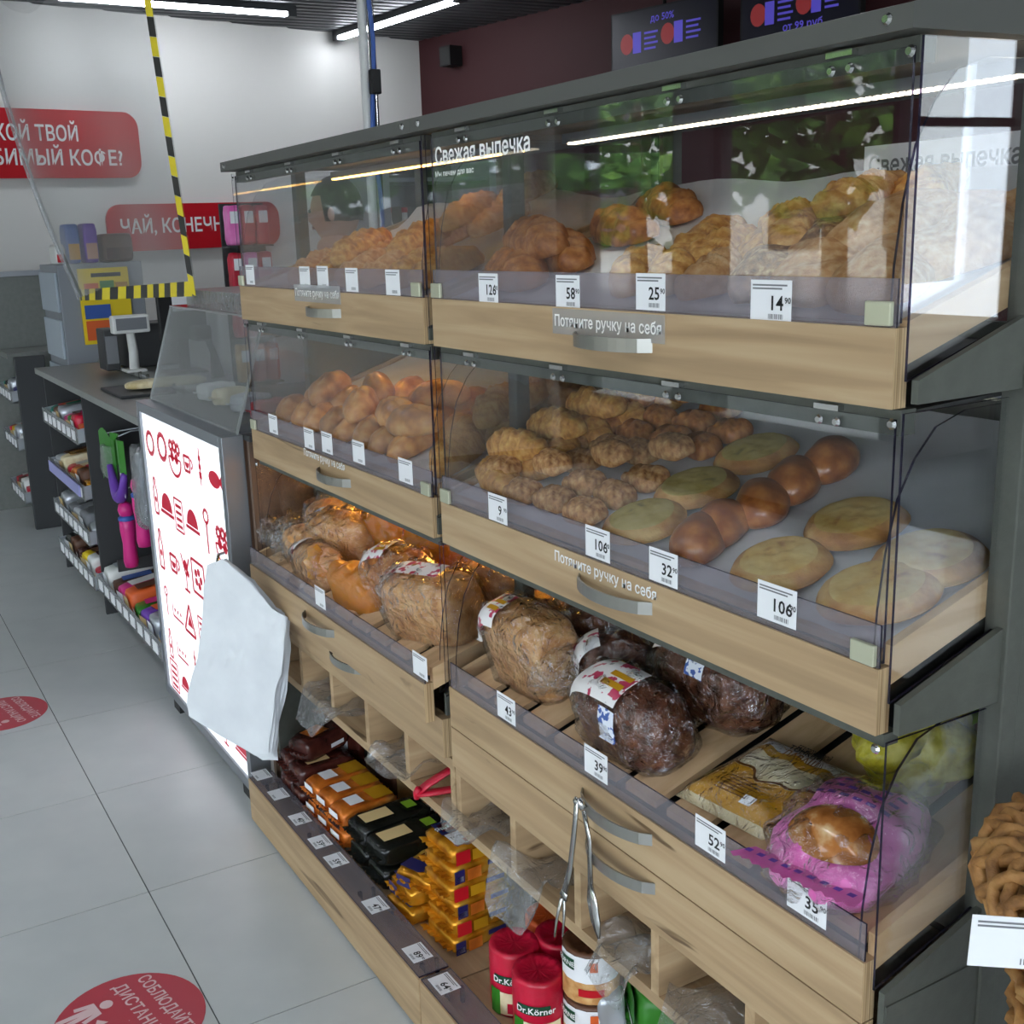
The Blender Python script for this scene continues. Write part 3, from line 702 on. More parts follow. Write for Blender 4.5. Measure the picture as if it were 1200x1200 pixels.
def flat_bread(label, group, loc, fill, rz, sx=1.0, sy=1.0, seed=0):
    r = root('flat_bread', label, 'flat bread', (0, 0, 0), group)
    R_ = .068
    def pt(s, t):
        a = 2*PI*s; rr = R_*t*(1+.04*noise.noise(Vector((math.cos(a)*1.6, math.sin(a)*1.6, seed))))
        zz = .0165*max(0, 1-t**3.2)**.6+.0015*math.exp(-((t-.72)/.12)**2)+.0016*noise.noise(Vector((math.cos(a)*t*5, math.sin(a)*t*5, seed)))*(1-t**4)+.001
        return (rr*math.cos(a), rr*math.sin(a), zz)
    v, f = gridv(pt, 32, 12)
    sel = lambda k0, k1: [q for q in f if k0 <= min(q)//33 < k1]
    mk('crust', [(p[0]*.985, p[1]*.985, 0) for p in v[-33:]]+[tuple(p) for p in v], [list(range(33))]+[[i+33 for i in q] for q in sel(9, 12)]+[[k, k+1, 33+12*33+k+1, 33+12*33+k] for k in range(32)], M['rim_crust'], r, True)
    mk('filling', v, sel(0, 9), M[fill], r, True)
    place(r, loc, rz, TILT, (sx, sy, 1.15)); fit(r, side=.015); return r
gY, gH = 'yellow flat breads on the right middle tray', 'herb flat breads on the middle tray'
for i, (u, v, sx) in enumerate(((1003, 616, 1.0), (1113, 664, 1.0), (1022, 706, 1.04), (913, 666, .98))):
    flat_bread('round flat bread with yellow cheese topping and browned rim', gY, T(u, v, 2, .006), 'cheese', i*1.3, sx, sx*.95, i)
for i, (u, v) in enumerate(((886, 535), (816, 575), (750, 617))):
    flat_bread('round flat bread with greenish herb filling and browned rim', gH, T(u, v, 2, .006), 'herb', i*2.1, .98, .95, i+9)
for i, (u, v) in enumerate(((975, 550), (932, 574), (895, 600), (845, 626), (812, 648))):
    bake('oval_bun', 'oval_bun', 'shiny brown oval bun between the two rows of flat breads', 'oval buns on the middle tray', T(u, v, 2, .004), .35+.2*(i % 3), sc=(.92, .92, .95))
# puffs in rows
for i in range(4):
    for j in range(7):
        if j > 5 and i == 0: continue
        x, y = .985+.058*j+.006*(i % 2), 1.395+.085*i+random.uniform(-.006, .006)
        near = j < 4
        bake('puff', 'puff_pastry', 'pale latticed puff pastry in the front rows' if near else 'dark latticed puff pastry in the back rows of the tray', 'latticed puff pastries on the middle tray', (x, y, tz(2, x)+.004+(.024 if (i+j) % 5 == 3 else 0)), PI/2+random.uniform(-.25, .25), sc=(random.uniform(.74, .82), random.uniform(.72, .78), 1.05), mat=None if near else 'crust')
for i in range(6):
    x, y = .98+.07*i, 1.655+.03*(i % 2)+random.uniform(-.008, .008)
    bake('twist', 'twisted_roll', 'golden twisted roll beside the latticed puffs', 'twisted rolls on the middle tray', (x, y, tz(2, x)+.006), PI/2-.3+random.uniform(-.2, .2), sc=(.62, .9, .95))
for i in range(4):
    x, y = 1.03+.085*i, 1.665
    bake('twist', 'twisted_roll', 'golden twisted roll lying on top of other rolls', 'twisted rolls on the middle tray', (x, y, tz(2, x)+.045), PI/2+.2, sc=(.58, .85, .9))
# left bay, middle tray: rolls with seeds
for i in range(9):
    for j in range(3):
        x, y = 1.0+.088*j+.008*(i % 2), 2.665-.092*i+.03*j
        if y < 1.93 or (j == 2 and i < 4): continue
        bake('seed_roll', 'filled_roll', 'golden brown oval roll on the warm lit tray', 'oval rolls on the warm lit tray', (x, y, tz(2, x)+.004), .35+random.uniform(-.3, .45), sc=random.uniform(.84, .94), mat='roll_crust')
for i, (x, y) in enumerate(((1.06, 2.55), (1.03, 2.30), (1.10, 2.36), (1.03, 2.12), (1.02, 2.02), (1.12, 2.10))):
    bake('seed_roll', 'filled_roll', 'golden brown oval roll on top of the warm lit rolls', 'oval rolls on top of the warm lit pile', (x, y, tz(2, x)+.043), .5+.35*i, sc=(1.0, 1.05, 1.0), mat='roll_crust')
for i in range(7):
    x, y = 1.0+.07*i, 1.835+.06*(i % 2)
    bake('twist', 'twisted_roll', 'orange glazed twisted roll at the warm end of the tray', 'orange rolls by the middle upright', (x, y, tz(2, x)+.006), .3+random.uniform(-.3, .3), sc=(.6, .95, 1.1))
for i in range(4):
    x, y = 1.12+.08*i, 1.86
    bake('twist', 'twisted_roll', 'orange glazed twisted roll stacked by the middle upright', 'orange rolls by the middle upright', (x, y, tz(2, x)+.05), .4+random.uniform(-.3, .3), sc=(.6, .95, 1.1))
# top tray, right bay
def up(x, y, h=0.0): return (x, y, tz(1, x)+.004+h)
g1 = 'sugar dusted pastries on the top tray'
for i, (x, y, h, rz) in enumerate(((1.03, .885, 0, .5), (1.12, .845, 0, -.2), (1.19, .90, 0, .4), (1.03, .975, .0, .9), (1.13, .955, .022, -.3), (1.22, .83, -.004, .2))):
    bake('sugar', 'sugar_pastry', 'large pale crusty sugar dusted pastry on the top tray', g1, up(x, y, h), rz, sc=(.95, .95, 1.1))
for i, (x, y, h) in enumerate(((1.03, 1.05, 0), (1.11, 1.035, .004))):
    bake('seeded', 'seeded_pastry', 'dark seed topped square pastry on the top tray', 'seed topped pastries on the top tray', up(x, y, h), .4, sc=(1.1, 1.0, 1.1))
for i, (x, y, h, rz) in enumerate(((1.02, 1.13, 0, .2), (1.09, 1.12, .0, .5), (1.17, 1.10, .0, .1), (1.26, 1.07, .0, .3), (1.34, 1.08, -.004, .2), (1.10, 1.09, .03, .2), (1.17, 1.06, .034, .15), (1.25, 1.02, .016, .3), (1.22, 1.08, .026, .1), (1.02, 1.22, 0, .3), (1.10, 1.22, 0, .2), (1.2, 1.20, 0, .1), (1.30, 1.18, -.004, .2), (1.03, 1.31, 0, .1), (1.15, 1.30, 0, .25), (1.24, 1.13, .014, .2))):
    bake('twist' if i % 3 else 'croissant', 'golden_pastry', 'flaky golden pastry heaped in the middle of the top tray', 'golden pastries heaped on the top tray', up(x, y, h), rz+PI/2*(i % 2)*.3, sc=(.66, .95, .9), mat='crust_gold' if i % 4 else 'sugar_crust')
for i, (x, y, h, rz) in enumerate(((1.02, 1.62, 0, 1.25), (1.10, 1.60, .0, 1.2), (1.06, 1.62, .036, 1.3), (1.22, 1.60, 0, 1.3), (1.32, 1.60, .0, 1.2))):
    bake('twist', 'long_roll', 'long brown crusty roll by the fresh bakery lettering', 'long rolls at the lettered end of the top tray', up(x, y, h), rz, sc=(.85, 1.15, 1.05), mat='crust')
# top tray, left bay
for i, (x, y, h, rz) in enumerate(((1.0, 2.50, 0, .3), (1.07, 2.42, 0, .4), (1.0, 2.36, 0, .2), (1.0, 2.22, 0, .3), (1.08, 2.28, .0, .2), (1.05, 2.30, .034, .3), (1.0, 2.10, 0, .25), (1.10, 2.12, .03, .25), (1.2, 2.2, .0, .3), (1.25, 2.05, .02, .25), (1.3, 2.25, .0, .3), (1.2, 2.08, .05, .3), (1.32, 2.05, .05, .3), (1.0, 1.98, 0, .3), (.99, 1.88, 0, .2))):
    bake('twist', 'cheese_roll', 'golden cheese topped roll on the top tray near the light box', 'cheese rolls on the top tray near the light box', up(x, y, h), rz+random.uniform(-.1, .1), sc=(.72, 1.0, .95), mat='crust_gold' if i % 3 else 'sugar_crust')

# ------------------------------------------------------------------ bagged loaves
def label_mat(name, base, ink, scale, thr):
    m, n, l, b = newmat(name); tc = n.new('ShaderNodeTexCoord'); t = n.new('ShaderNodeTexNoise'); t.inputs['Scale'].default_value = scale; t.inputs['Detail'].default_value = 6
    l.new(tc.outputs['Object'], t.inputs['Vector']); r = n.new('ShaderNodeValToRGB'); r.color_ramp.interpolation = 'CONSTANT'; e = r.color_ramp.elements
    e[0].color = (*s2l(base), 1); e[1].position = thr; e[1].color = (*s2l(ink), 1); l.new(t.outputs[0], r.inputs[0]); l.new(r.outputs[0], b.inputs['Base Color']); b.inputs['Roughness'].default_value = .35
    return m
label_mat('label_red', (238, 234, 232), (190, 60, 92), 48, .56)
label_mat('label_blue', (226, 230, 240), (66, 96, 170), 90, .52)
label_mat('label_cow', (240, 150, 212), (120, 44, 110), 40, .64)
def loaf(label, group, loc, L, Wd, Hh, rz, crust='loaf_crust', p=3.0, film='film', lab='label_red', labx=(-.75, .2), laby=(-.6, .6), tail=1, tilt=TILT, seed=0, blue=False, rx=0.0, stripes=True):
    r = root('bagged_loaf', label, 'bread', (0, 0, 0), group)
    a, b = L/2, Wd/2; q = 4.0 if p > 4 else 2.8
    v, f = domev(a, b, Hh*.8, p, q, 32, 12, .35, .05, 14, seed); mk('loaf', v, f, M[crust], r, True)
    A, B, H = a*1.07, b*1.10, Hh*.8*1.07
    v, f = domev(A, B, H, p, q, 72, 26, .35, .10, 40, seed+3)
    mk('wrapper', v, f, M[film], r, True)
    if tail:
        s = tail
        def tf(u, t):
            an = 2*PI*t; k = .35+.9*abs(u-.25)**1.1*1.6 if u > .25 else .35+(.25-u)*2.2
            rr = .04*k*(1+.5*noise.noise(Vector((math.cos(an)*2.5, math.sin(an)*2.5, u*6+seed))))
            return (s*(A*.93+.085*u), B/.06*rr*math.cos(an)*.9, H*.55+rr*.75*math.sin(an)+.02*u)
        v, f = gridv(tf, 8, 20); mk('bag_end', v, f, M[film], r, True)
    if lab:
        def lf(s, t, e=.0045):
            x = A*(labx[0]+(labx[1]-labx[0])*s); y = B*(laby[0]+(laby[1]-laby[0])*t)
            return (x, y, domez(x, y, A, B, H, p, q, .35)+e)
        v, f = gridv(lf, 10, 12); lo = mk('label', v, f, M[lab], r, True)
        if stripes:
            for k in (0, 1):
                v, f = gridv(lambda s, t: lf(.55+.4*s, .28+.26*k+.14*t, .0062), 6, 3); mk('label_stripe', v, f, M['mustard'], lo, True)
        if blue:
            v, f = gridv(lambda s, t: lf(.75+.3*s, -.25+.2*t, .0058), 5, 4); mk('date_sticker', v, f, M['label_blue'], lo, True)
    place(r, loc, rz, tilt, 1.0, rx); fit(r, x0=.932 if loc[1] < 1.76 else .894, side=.016); return r
gR, gL = 'bagged loaves in the open right tray', 'bagged loaves in the open warm lit tray'
def T3(u, v, h=0.0): return T(u, v, 3, h)
def TL(u, v, h=0.0, m=.032):
    p = T(u, v, 3, h+m); p.z -= m; return p
def S3(x, y, h=0.0): return (x, y, tz(3, x)+.002+h)
loaf('bagged square white loaf with red and white label at its end', gR, S3(.996, 1.585), .185, .108, .108, -1.55, 'loaf_crust', 4.2, labx=(-.98, -.20), laby=(-.92, .25), tail=0, seed=1)
loaf('bagged dark loaf with label lying against the price strip', gR, S3(1.005, 1.300), .215, .118, .088, -1.56, 'rye_crust', 2.8, labx=(-.75, .30), laby=(-.75, .5), tail=-1, seed=2, blue=True)
loaf('bagged dark loaf with blue sticker behind another dark loaf', gR, S3(1.15, 1.265), .22, .125, .092, -1.5, 'rye_crust', 2.8, labx=(-.7, .3), tail=-1, seed=3, blue=True)
loaf('bagged dark loaf at the back behind the square white loaf', gR, S3(1.15, 1.64), .17, .11, .09, -1.3, 'rye_crust', 3.0, lab=None, tail=-1, seed=4)
loaf('bagged long golden loaf under the lamp strip at the back', gR, S3(1.24, 1.56), .23, .085, .085, -1.3, 'crust_gold', 2.4, lab=None, tail=-1, seed=5)
loaf('bagged dark loaf with a red printed end between white and dark loaves', gR, S3(1.09, 1.45), .13, .09, .075, -.6, 'rye_crust', 2.6, labx=(-.95, -.2), tail=-1, seed=6, stripes=False)
# warm lit tray on the left: from the light box towards the middle upright
loaf('bagged pale loaf with a frilly bag end at the light box', gL, S3(.958, 2.62), 0.186, 0.096, 0.085, -1.35, 'loaf_crust', 2.4, lab=None, tail=-1, seed=11)
loaf('bagged pale loaf lying along the price strip', gL, S3(.940, 2.43), 0.203, 0.09, 0.073, -1.5, 'loaf_crust', 2.4, lab='label_red', labx=(-.95, -.4), tail=-1, seed=12, stripes=False)
loaf('bagged loaf with small blue sticker in the middle', gL, S3(1.045, 2.47, .012), 0.203, 0.107, 0.096, -1.2, 'loaf_crust', 2.4, lab='label_blue', labx=(-.5, -.3), laby=(-.2, .2), tail=-1, seed=13, stripes=False, film='film')
loaf('bagged loaf with blue sticker standing at the back', gL, S3(1.19, 2.60, .01), 0.215, 0.113, 0.102, -1.2, 'loaf_crust', 2.4, lab='label_blue', labx=(-.1, .15), laby=(-.2, .3), tail=-1, seed=14, stripes=False)
loaf('bagged bun shaped loaf behind the pale loaf', gL, S3(1.085, 2.635), 0.158, 0.102, 0.09, -1.2, 'loaf_crust', 2.3, lab=None, tail=0, seed=15)
loaf('golden foil wrapped loaf beneath the warm lamp', gL, S3(1.14, 2.38, .012), 0.203, 0.113, 0.09, -1.2, 'crust_gold', 2.4, lab=None, film='film_gold', tail=0, seed=16)
loaf('golden foil wrapped loaf with red print by the middle upright', gL, S3(1.16, 2.13, .02), 0.226, 0.136, 0.102, -1.3, 'crust_gold', 2.4, lab='label_red', labx=(-.9, -.5), film='film_gold', tail=0, seed=17, stripes=False)
loaf('bagged brown loaf with striped label in front of the gold foil', gL, S3(1.02, 2.10, .006), 0.186, 0.113, 0.102, -1.2, 'crust', 2.4, labx=(-.8, .0), tail=0, seed=18)
loaf('bagged small loaf with gold film at the price strip', gL, S3(.938, 2.215), 0.186, 0.079, 0.073, -1.5, 'loaf_crust', 2.4, lab=None, film='film_gold', tail=-1, seed=19)
loaf('bagged square loaf with long white label by the middle upright', gL, S3(.958, 1.915), 0.215, 0.119, 0.102, -1.25, 'loaf_crust', 4.2, labx=(-.95, .5), laby=(-.35, .35), tail=0, seed=20, stripes=False)
loaf('bagged loaf glowing under the lamp at the back', gL, S3(1.26, 2.36, .01), 0.215, 0.113, 0.096, -1.2, 'crust_gold', 2.4, lab=None, film='film_gold', tail=0, seed=21)

loaf('bagged pale loaf tucked in the corner by the light box', gL, S3(1.26, 2.62, .0), .18, .1, .09, -1.2, 'loaf_crust', 2.4, lab=None, tail=0, seed=22)
loaf('golden wrapped loaf at the back by the middle upright', gL, S3(1.27, 2.0, .0), .2, .11, .09, -1.4, 'crust_gold', 2.4, lab=None, film='film_gold', tail=0, seed=23)
loaf('bagged loaf between the gold foil and the square loaf', gL, S3(1.13, 1.90, .0), .17, .1, .08, -1.4, 'loaf_crust', 2.6, lab=None, tail=0, seed=24)

# thin lavash in a printed bag
c4 = [T3(792, 932, .002), T3(893, 985, .002), T3(1040, 925, .002), T3(905, 868, .002)]
lv_ = root('lavash_pack', 'flat folded lavash in a clear bag with mustard printed band', 'bread', tuple((c4[0]+c4[2])/2))
def lavf(lift, s0=0.0, s1=1.0, t0=0.0, t1=1.0, wob=1.0):
    def g(s, t):
        s, t = s0+(s1-s0)*s, t0+(t1-t0)*t
        p = (c4[0]*(1-t)+c4[1]*t)*(1-s)+(c4[3]*(1-t)+c4[2]*t)*s
        e = math.sin(PI/2*min(1, 4.5*min(s, 1-s, t, 1-t)+.02))
        return p+Vector((-.28, 0, .96))*(.022*e+.006*noise.noise(p*22)*e*wob+lift*min(1, e*1.3))
    return g
v1, f1 = gridv(lavf(0), 24, 16); v2, f2 = gridv(lambda s, t: (c4[0]*(1-t)+c4[1]*t)*(1-s)+(c4[3]*(1-t)+c4[2]*t)*s, 1, 1)
V, F = merge((v1, f1), (v2, [q[::-1] for q in f2])); mk('lavash', V, F, M['lavash'], lv_, True)
v, f = gridv(lambda s, t: lavf(.003)(s*(.40+.05*math.sin(t*9)+.03*math.sin(t*23))+.06, t), 14, 24); mk('mustard_band', v, f, M['mustard'], lv_, True)
v, f = gridv(lambda s, t: lavf(.0036)((.46+.05*math.sin(t*9)+.03*math.sin(t*23))+.025*s, t), 2, 24); mk('brown_edge', v, f, M['brown_print'], lv_, True)
v, f = gridv(lambda s, t: lavf(.003)(.70+.09*s+.02*math.sin(t*21), .12+.88*t), 5, 24); mk('mustard_band', v, f, M['mustard'], lv_, True)
v, f = gridv(lambda s, t: lavf(.003)(.79+.19*s+.02*math.sin(t*21)*(1-s), .12+.86*t), 5, 24); mk('white_band', v, f, M['paper'], lv_, True)
v, f = gridv(lavf(.008, wob=1.6), 30, 20); mk('clear_bag', v, f, M['film'], lv_, True)
ux = (c4[1]-c4[0]).normalized(); uy = (c4[3]-c4[0]).normalized()
for s, sz, fs, ft in (('БЕЗДРОЖЖЕВОЙ', .013, .89, .52), ('ТОНКИЙ', .013, .825, .52), ('ЛАВАШ', .016, .745, .55)):
    p = Vector(lavf(.012)(fs, ft)); text('lettering', s, sz, M['black_print'] if fs > .8 else M['brown_print'], lv_, frame(p, ux, uy), width=.088 if fs > .9 else .055)
V, F = [], []
for k in range(6):
    p = [Vector(lavf(.0062)(.16+.035*k+d, t)) for d, t in ((0, .30), (0, .30+.35-.05*(k % 3)), (.008, .30+.35-.05*(k % 3)), (.008, .30))]
    i = len(V); V += p; F.append([i, i+1, i+2, i+3])
mk('small_print', V, F, M['brown_print'], lv_)
p = [Vector(lavf(.0075)(s, t)) for s, t in ((.12, .62), (.12, .74), (.2, .74), (.2, .62))]; mk('date_sticker', p, [[0, 1, 2, 3]], M['paper'], lv_)

# pink packet with a roll inside
pk = root('pink_packet', 'bright pink packet with a browned roll showing through its clear window', 'bread', (0, 0, 0))
v, f = domev(.095, .080, .050, 2.6, 2.2, 44, 16, .35, .16, 24, 4); mk('wrapper', v, f, M['pink_wrap'], pk, True)
def bunf(s, t):
    a = 2*PI*s; x, y = -.032+.040*t*math.cos(a), -.006+.058*t*math.sin(a); return (x, y, domez(x, y, .095, .080, .050, 2.6, 2.2, .35)+.014*(1-t*t)+.003)
v, f = gridv(bunf, 28, 8)
nm('bun_window', [(228, 200, 150), (176, 112, 54), (128, 70, 30)], scale=26, rough=.25, coat=.5)
mk('roll', v, f, M['bun_window'], pk, True)
V, F = [], []
for k in range(25):
    y = -.095+.19*k/24; zz = .012+.004*math.sin(k*1.3); V += [(-.078, y*.82, .040), (-.112-(.004 if k % 2 else 0), y*.92, .050+zz*.4)]
F = [[2*k, 2*k+1, 2*k+3, 2*k+2] for k in range(24)]
fl_ = mk('end_flap', V, F, M['pink_wrap'], pk, True)
V, F = [], []
for k in range(9):
    y = -.075+.018*k; i = len(V); V += [(-.090, y, .0478), (-.090, y+.009, .0478), (-.097, y+.010, .0498), (-.097, y+.001, .0498)]; F.append([i, i+1, i+2, i+3])
for k in range(6):
    for m_ in range(3):
        x, y = .020+.018*m_, -.05+.018*k; i = len(V); V += [(xx, yy, domez(xx, yy, .095, .080, .050, 2.6, 2.2, .35)+.008) for xx, yy in ((x, y), (x, y+.012), (x+.006, y+.012), (x+.006, y))]; F.append([i, i+1, i+2, i+3])
pr_ = mk('small_print', V, F, M['purple'], pk); pr_['kind'] = 'stuff'
v, f = domev(.102, .090, .058, 2.6, 2.2, 64, 24, .35, .14, 36, 9); mk('clear_bag', v, f, M['film'], pk, True)
place(pk, T3(998, 1003, .004), .15, TILT)
# yellow packets behind the side pane
for i, (u, v, rz) in enumerate(((1072, 900, .4), (1100, 878, 1.0), (1062, 868, -.3))):
    yk = root('yellow_packet', 'crumpled yellow green packet at the back behind the side pane', 'packet', (0, 0, 0), 'yellow packets behind the side pane')
    v_, f_ = domev(.075, .05, .045, 2.6, 2.2, 30, 12, .35, .28, 26, i+2); mk('wrapper', v_, f_, M['yellow_wrap'], yk, True)
    V, F = gridv(lambda s, t: (.07+.025*s, (-.045+.09*t), .02+.006*math.sin(t*30)), 2, 16); mk('end_seal', V, F, M['lime'], yk, True)
    place(yk, T3(u, v, .004+.02*i), rz, TILT)
# wrapped herb bread on the flat breads

# ------------------------------------------------------------------ packets on the base shelf
def packv(sx, sy, sz, seed, amp=.004, n=6):
    """a crumpled, rounded block centred on x and y, standing on z = 0"""
    bm = bmesh.new(); bmesh.ops.create_cube(bm, size=1.0)
    bmesh.ops.subdivide_edges(bm, edges=list(bm.edges), cuts=n, use_grid_fill=True)
    V = []
    for v in bm.verts:
        x, y, z = v.co
        k = [abs(c)*2 for c in (x, y, z)]; e = 1-.05*(k[0]*k[1])**6-.05*(k[1]*k[2])**6-.05*(k[0]*k[2])**6
        p = Vector((x*sx*e, y*sy*e, z*sz*e)); d = noise.noise_vector(p*38+Vector((seed*5.1, seed, 0)))*amp; d.z = max(d.z, -(p.z+sz/2))
        V.append(tuple(p+d+Vector((0, 0, sz/2))))
    bm.verts.index_update(); F = [[q.index for q in f.verts] for f in bm.faces]; bm.free()
    return V, F
def sealv(x, sy, sz, d, n=14):
    V, F = [], []
    for k in range(n+1):
        y = -sy*.48+sy*.96*k/n; V += [(x, y, sz*.5), (x+d+.003*(k % 2), y, sz*.5+.004*math.sin(k*1.9))]
    return V, [[2*k, 2*k+1, 2*k+3, 2*k+2] for k in range(n)]
def pack(name, label, group, loc, size, wrap, rz=0.0, labels=(), seals=True, rx=0.0, seed=0, amp=.004):
    """labels: (face, u0, u1, v0, v1, material) with face 't' top, 'f' the side that looks to -y, 'e' the end that looks to -x"""
    sx, sy, sz = size; r = root(name, label, 'packet', (0, 0, 0), group)
    v, f = packv(sx, sy, sz, seed, amp); mk('wrapper', v, f, M[wrap], r, True)
    if seals:
        for s in (-1, 1): v, f = sealv(s*sx*.49, sy, sz, s*.016); mk('end_seal', v, f, M[wrap], r)
    e = amp+.0012
    for (fc, u0, u1, v0, v1, m) in labels:
        if fc == 't': q = [(sx*(u-.5), sy*(w-.5), sz+e) for u, w in ((u0, v0), (u1, v0), (u1, v1), (u0, v1))]
        elif fc == 'f': q = [(sx*(u-.5), -sy/2-e, sz*w) for u, w in ((u0, v0), (u1, v0), (u1, v1), (u0, v1))]
        else: q = [(-sx/2-e, sy*(.5-u), sz*w) for u, w in ((u0, v0), (u1, v0), (u1, v1), (u0, v1))]
        mk('printed_label', q, [[0, 1, 2, 3]], M[m], r)
    place(r, loc, rz, 0.0, 1.0, rx); return r
BZ = .1005
gold_lab = [('f', .02, .2, .1, .9, 'navy'), ('f', .04, .18, .18, .5, 'paper'), ('f', .62, .95, .62, .92, 'navy'), ('f', .25, .5, .1, .8, 'orange_foil')]
for k in range(6):
    lb = list(gold_lab)
    if k % 2: lb = [('f', .05, .3, .1, .9, 'sign_red'), ('f', .34, .6, .15, .8, 'mustard'), ('f', .62, .95, .62, .92, 'navy')]
    if k == 5: lb += [('t', .1, .55, .52, .95, 'navy'), ('t', .16, .5, .60, .88, 'sign_red'), ('t', .12, .62, .06, .5, 'paper'), ('t', .3, .58, .10, .22, 'orange')]
    o = pack('cookie_pack', 'golden cookie pack, %s of the tall stack' % ('lowest', 'second from the bottom', 'third from the bottom', 'third from the top', 'second from the top', 'topmost')[k], 'golden cookie packs in a tall stack', (1.012+.004*(k % 3), 1.888, BZ+.0405*k), (.135, .115, .036), 'gold_foil', .06-.03*(k % 2), lb, seed=k)
    if k == 5:
        text('lettering', 'Яшкино', .018, M['white_print'], o, Matrix.Translation((-.024, .027, .0425)) @ Matrix.Rotation(.12, 4, 'Z'))
        text('lettering', 'ТОПЛЕНОЕ', .011, M['black_print'], o, Matrix.Translation((-.018, -.022, .0425)))
    W[o] = Vector()
for k, (x, y, z, rz, rx, m) in enumerate(((.975, 2.02, BZ, .1, 0, 'gold_foil'), (.985, 2.02, BZ+.042, .0, 0, 'gold_foil'), (1.11, 2.03, BZ, .2, 0, 'gold_foil'), (1.10, 2.02, BZ+.042, -.1, 0, 'gold_foil'), (.99, 1.995, BZ+.084, .35, 0, 'gold_foil'), (1.09, 2.05, BZ+.084, .5, 0, 'orange_foil'))):
    pack('cookie_pack', 'gold cookie pack with navy print heaped behind the tall stack' if k < 5 else 'orange cookie pack on top of the gold heap', 'gold cookie packs heaped loosely', (x, y, z), (.125, .10, .036), m, rz, [('t', .05, .35, .1, .9, 'navy'), ('t', .4, .9, .2, .8, 'mustard' if k != 4 else 'brown_wrap'), ('e', .1, .5, .1, .8, 'navy')], seed=k+20, amp=.006)
for k, y in enumerate((2.165, 2.265)):
    for j in range(2):
        pack('biscuit_pack', 'black biscuit pack with cream label' + (' on top of its pair' if j else ' underneath its pair'), 'black biscuit packs', (1.02, y, BZ+.056*j), (.19, .088, .052), 'black_wrap', .05, [('t', .1, .5, .25, .75, 'cream'), ('t', .7, .85, .3, .7, 'lime')] if j else [], seed=k*2+j+40)
for k, y in enumerate((2.365, 2.445, 2.525)):
    for j in range(2):
        pack('cake_pack', 'orange cake pack with white label in the row of orange packs' if j else 'orange cake pack below another orange one', 'orange cake packs in a row', (.995, y, BZ+.055*j), (.155, .074, .05), 'orange_foil', .08, [('t', .2, .45, .2, .8, 'paper'), ('t', .6, .95, .1, .9, 'mustard'), ('e', .1, .9, .1, .55, 'brown_wrap'), ('e', .2, .8, .6, .9, 'paper')], seed=k*2+j+50, amp=.005)
for k, (x, y, z, rz) in enumerate(((.985, 2.61, BZ, .0), (.985, 2.61, BZ+.06, .05), (.985, 2.69, BZ, .0), (.99, 2.69, BZ+.06, -.05), (1.0, 2.65, BZ+.12, .4))):
    pack('chocolate_pack', 'dark brown chocolate biscuit pack next to the orange packs' if k < 4 else 'dark brown pack tipped on top of the brown ones', 'dark brown biscuit packs', (x, y, z), (.16, .078, .056), 'brown_wrap', rz, [('t', .2, .6, .2, .8, 'cream' if k % 2 else 'orange_foil'), ('f', .5, .8, .3, .5, 'paper')], seed=k+60)
pack('tea_cake_box', 'brown box with shiny gold top behind the orange packs', 'boxes behind the orange packs', (1.16, 2.50, BZ), (.10, .09, .13), 'brown', .2, [('t', .02, .98, .02, .98, 'gold_foil'), ('f', .05, .95, .05, .8, 'cream')], seals=False, seed=70, amp=.002)
pack('cake_pack', 'orange cake pack lying alone near the pigeonholes', 'single packs near the pigeonholes', (1.15, 2.32, BZ), (.11, .09, .05), 'orange_foil', .3, [('t', .2, .6, .2, .8, 'paper')], seed=71)
pack('snack_pack', 'dark red pack leaning beside the white bags', 'single packs near the pigeonholes', (1.09, 2.69, BZ), (.03, .12, .19), 'brown_wrap', .5, [('e', .1, .7, .3, .9, 'paper'), ('e', .2, .6, .4, .7, 'sign_red')], seed=72)
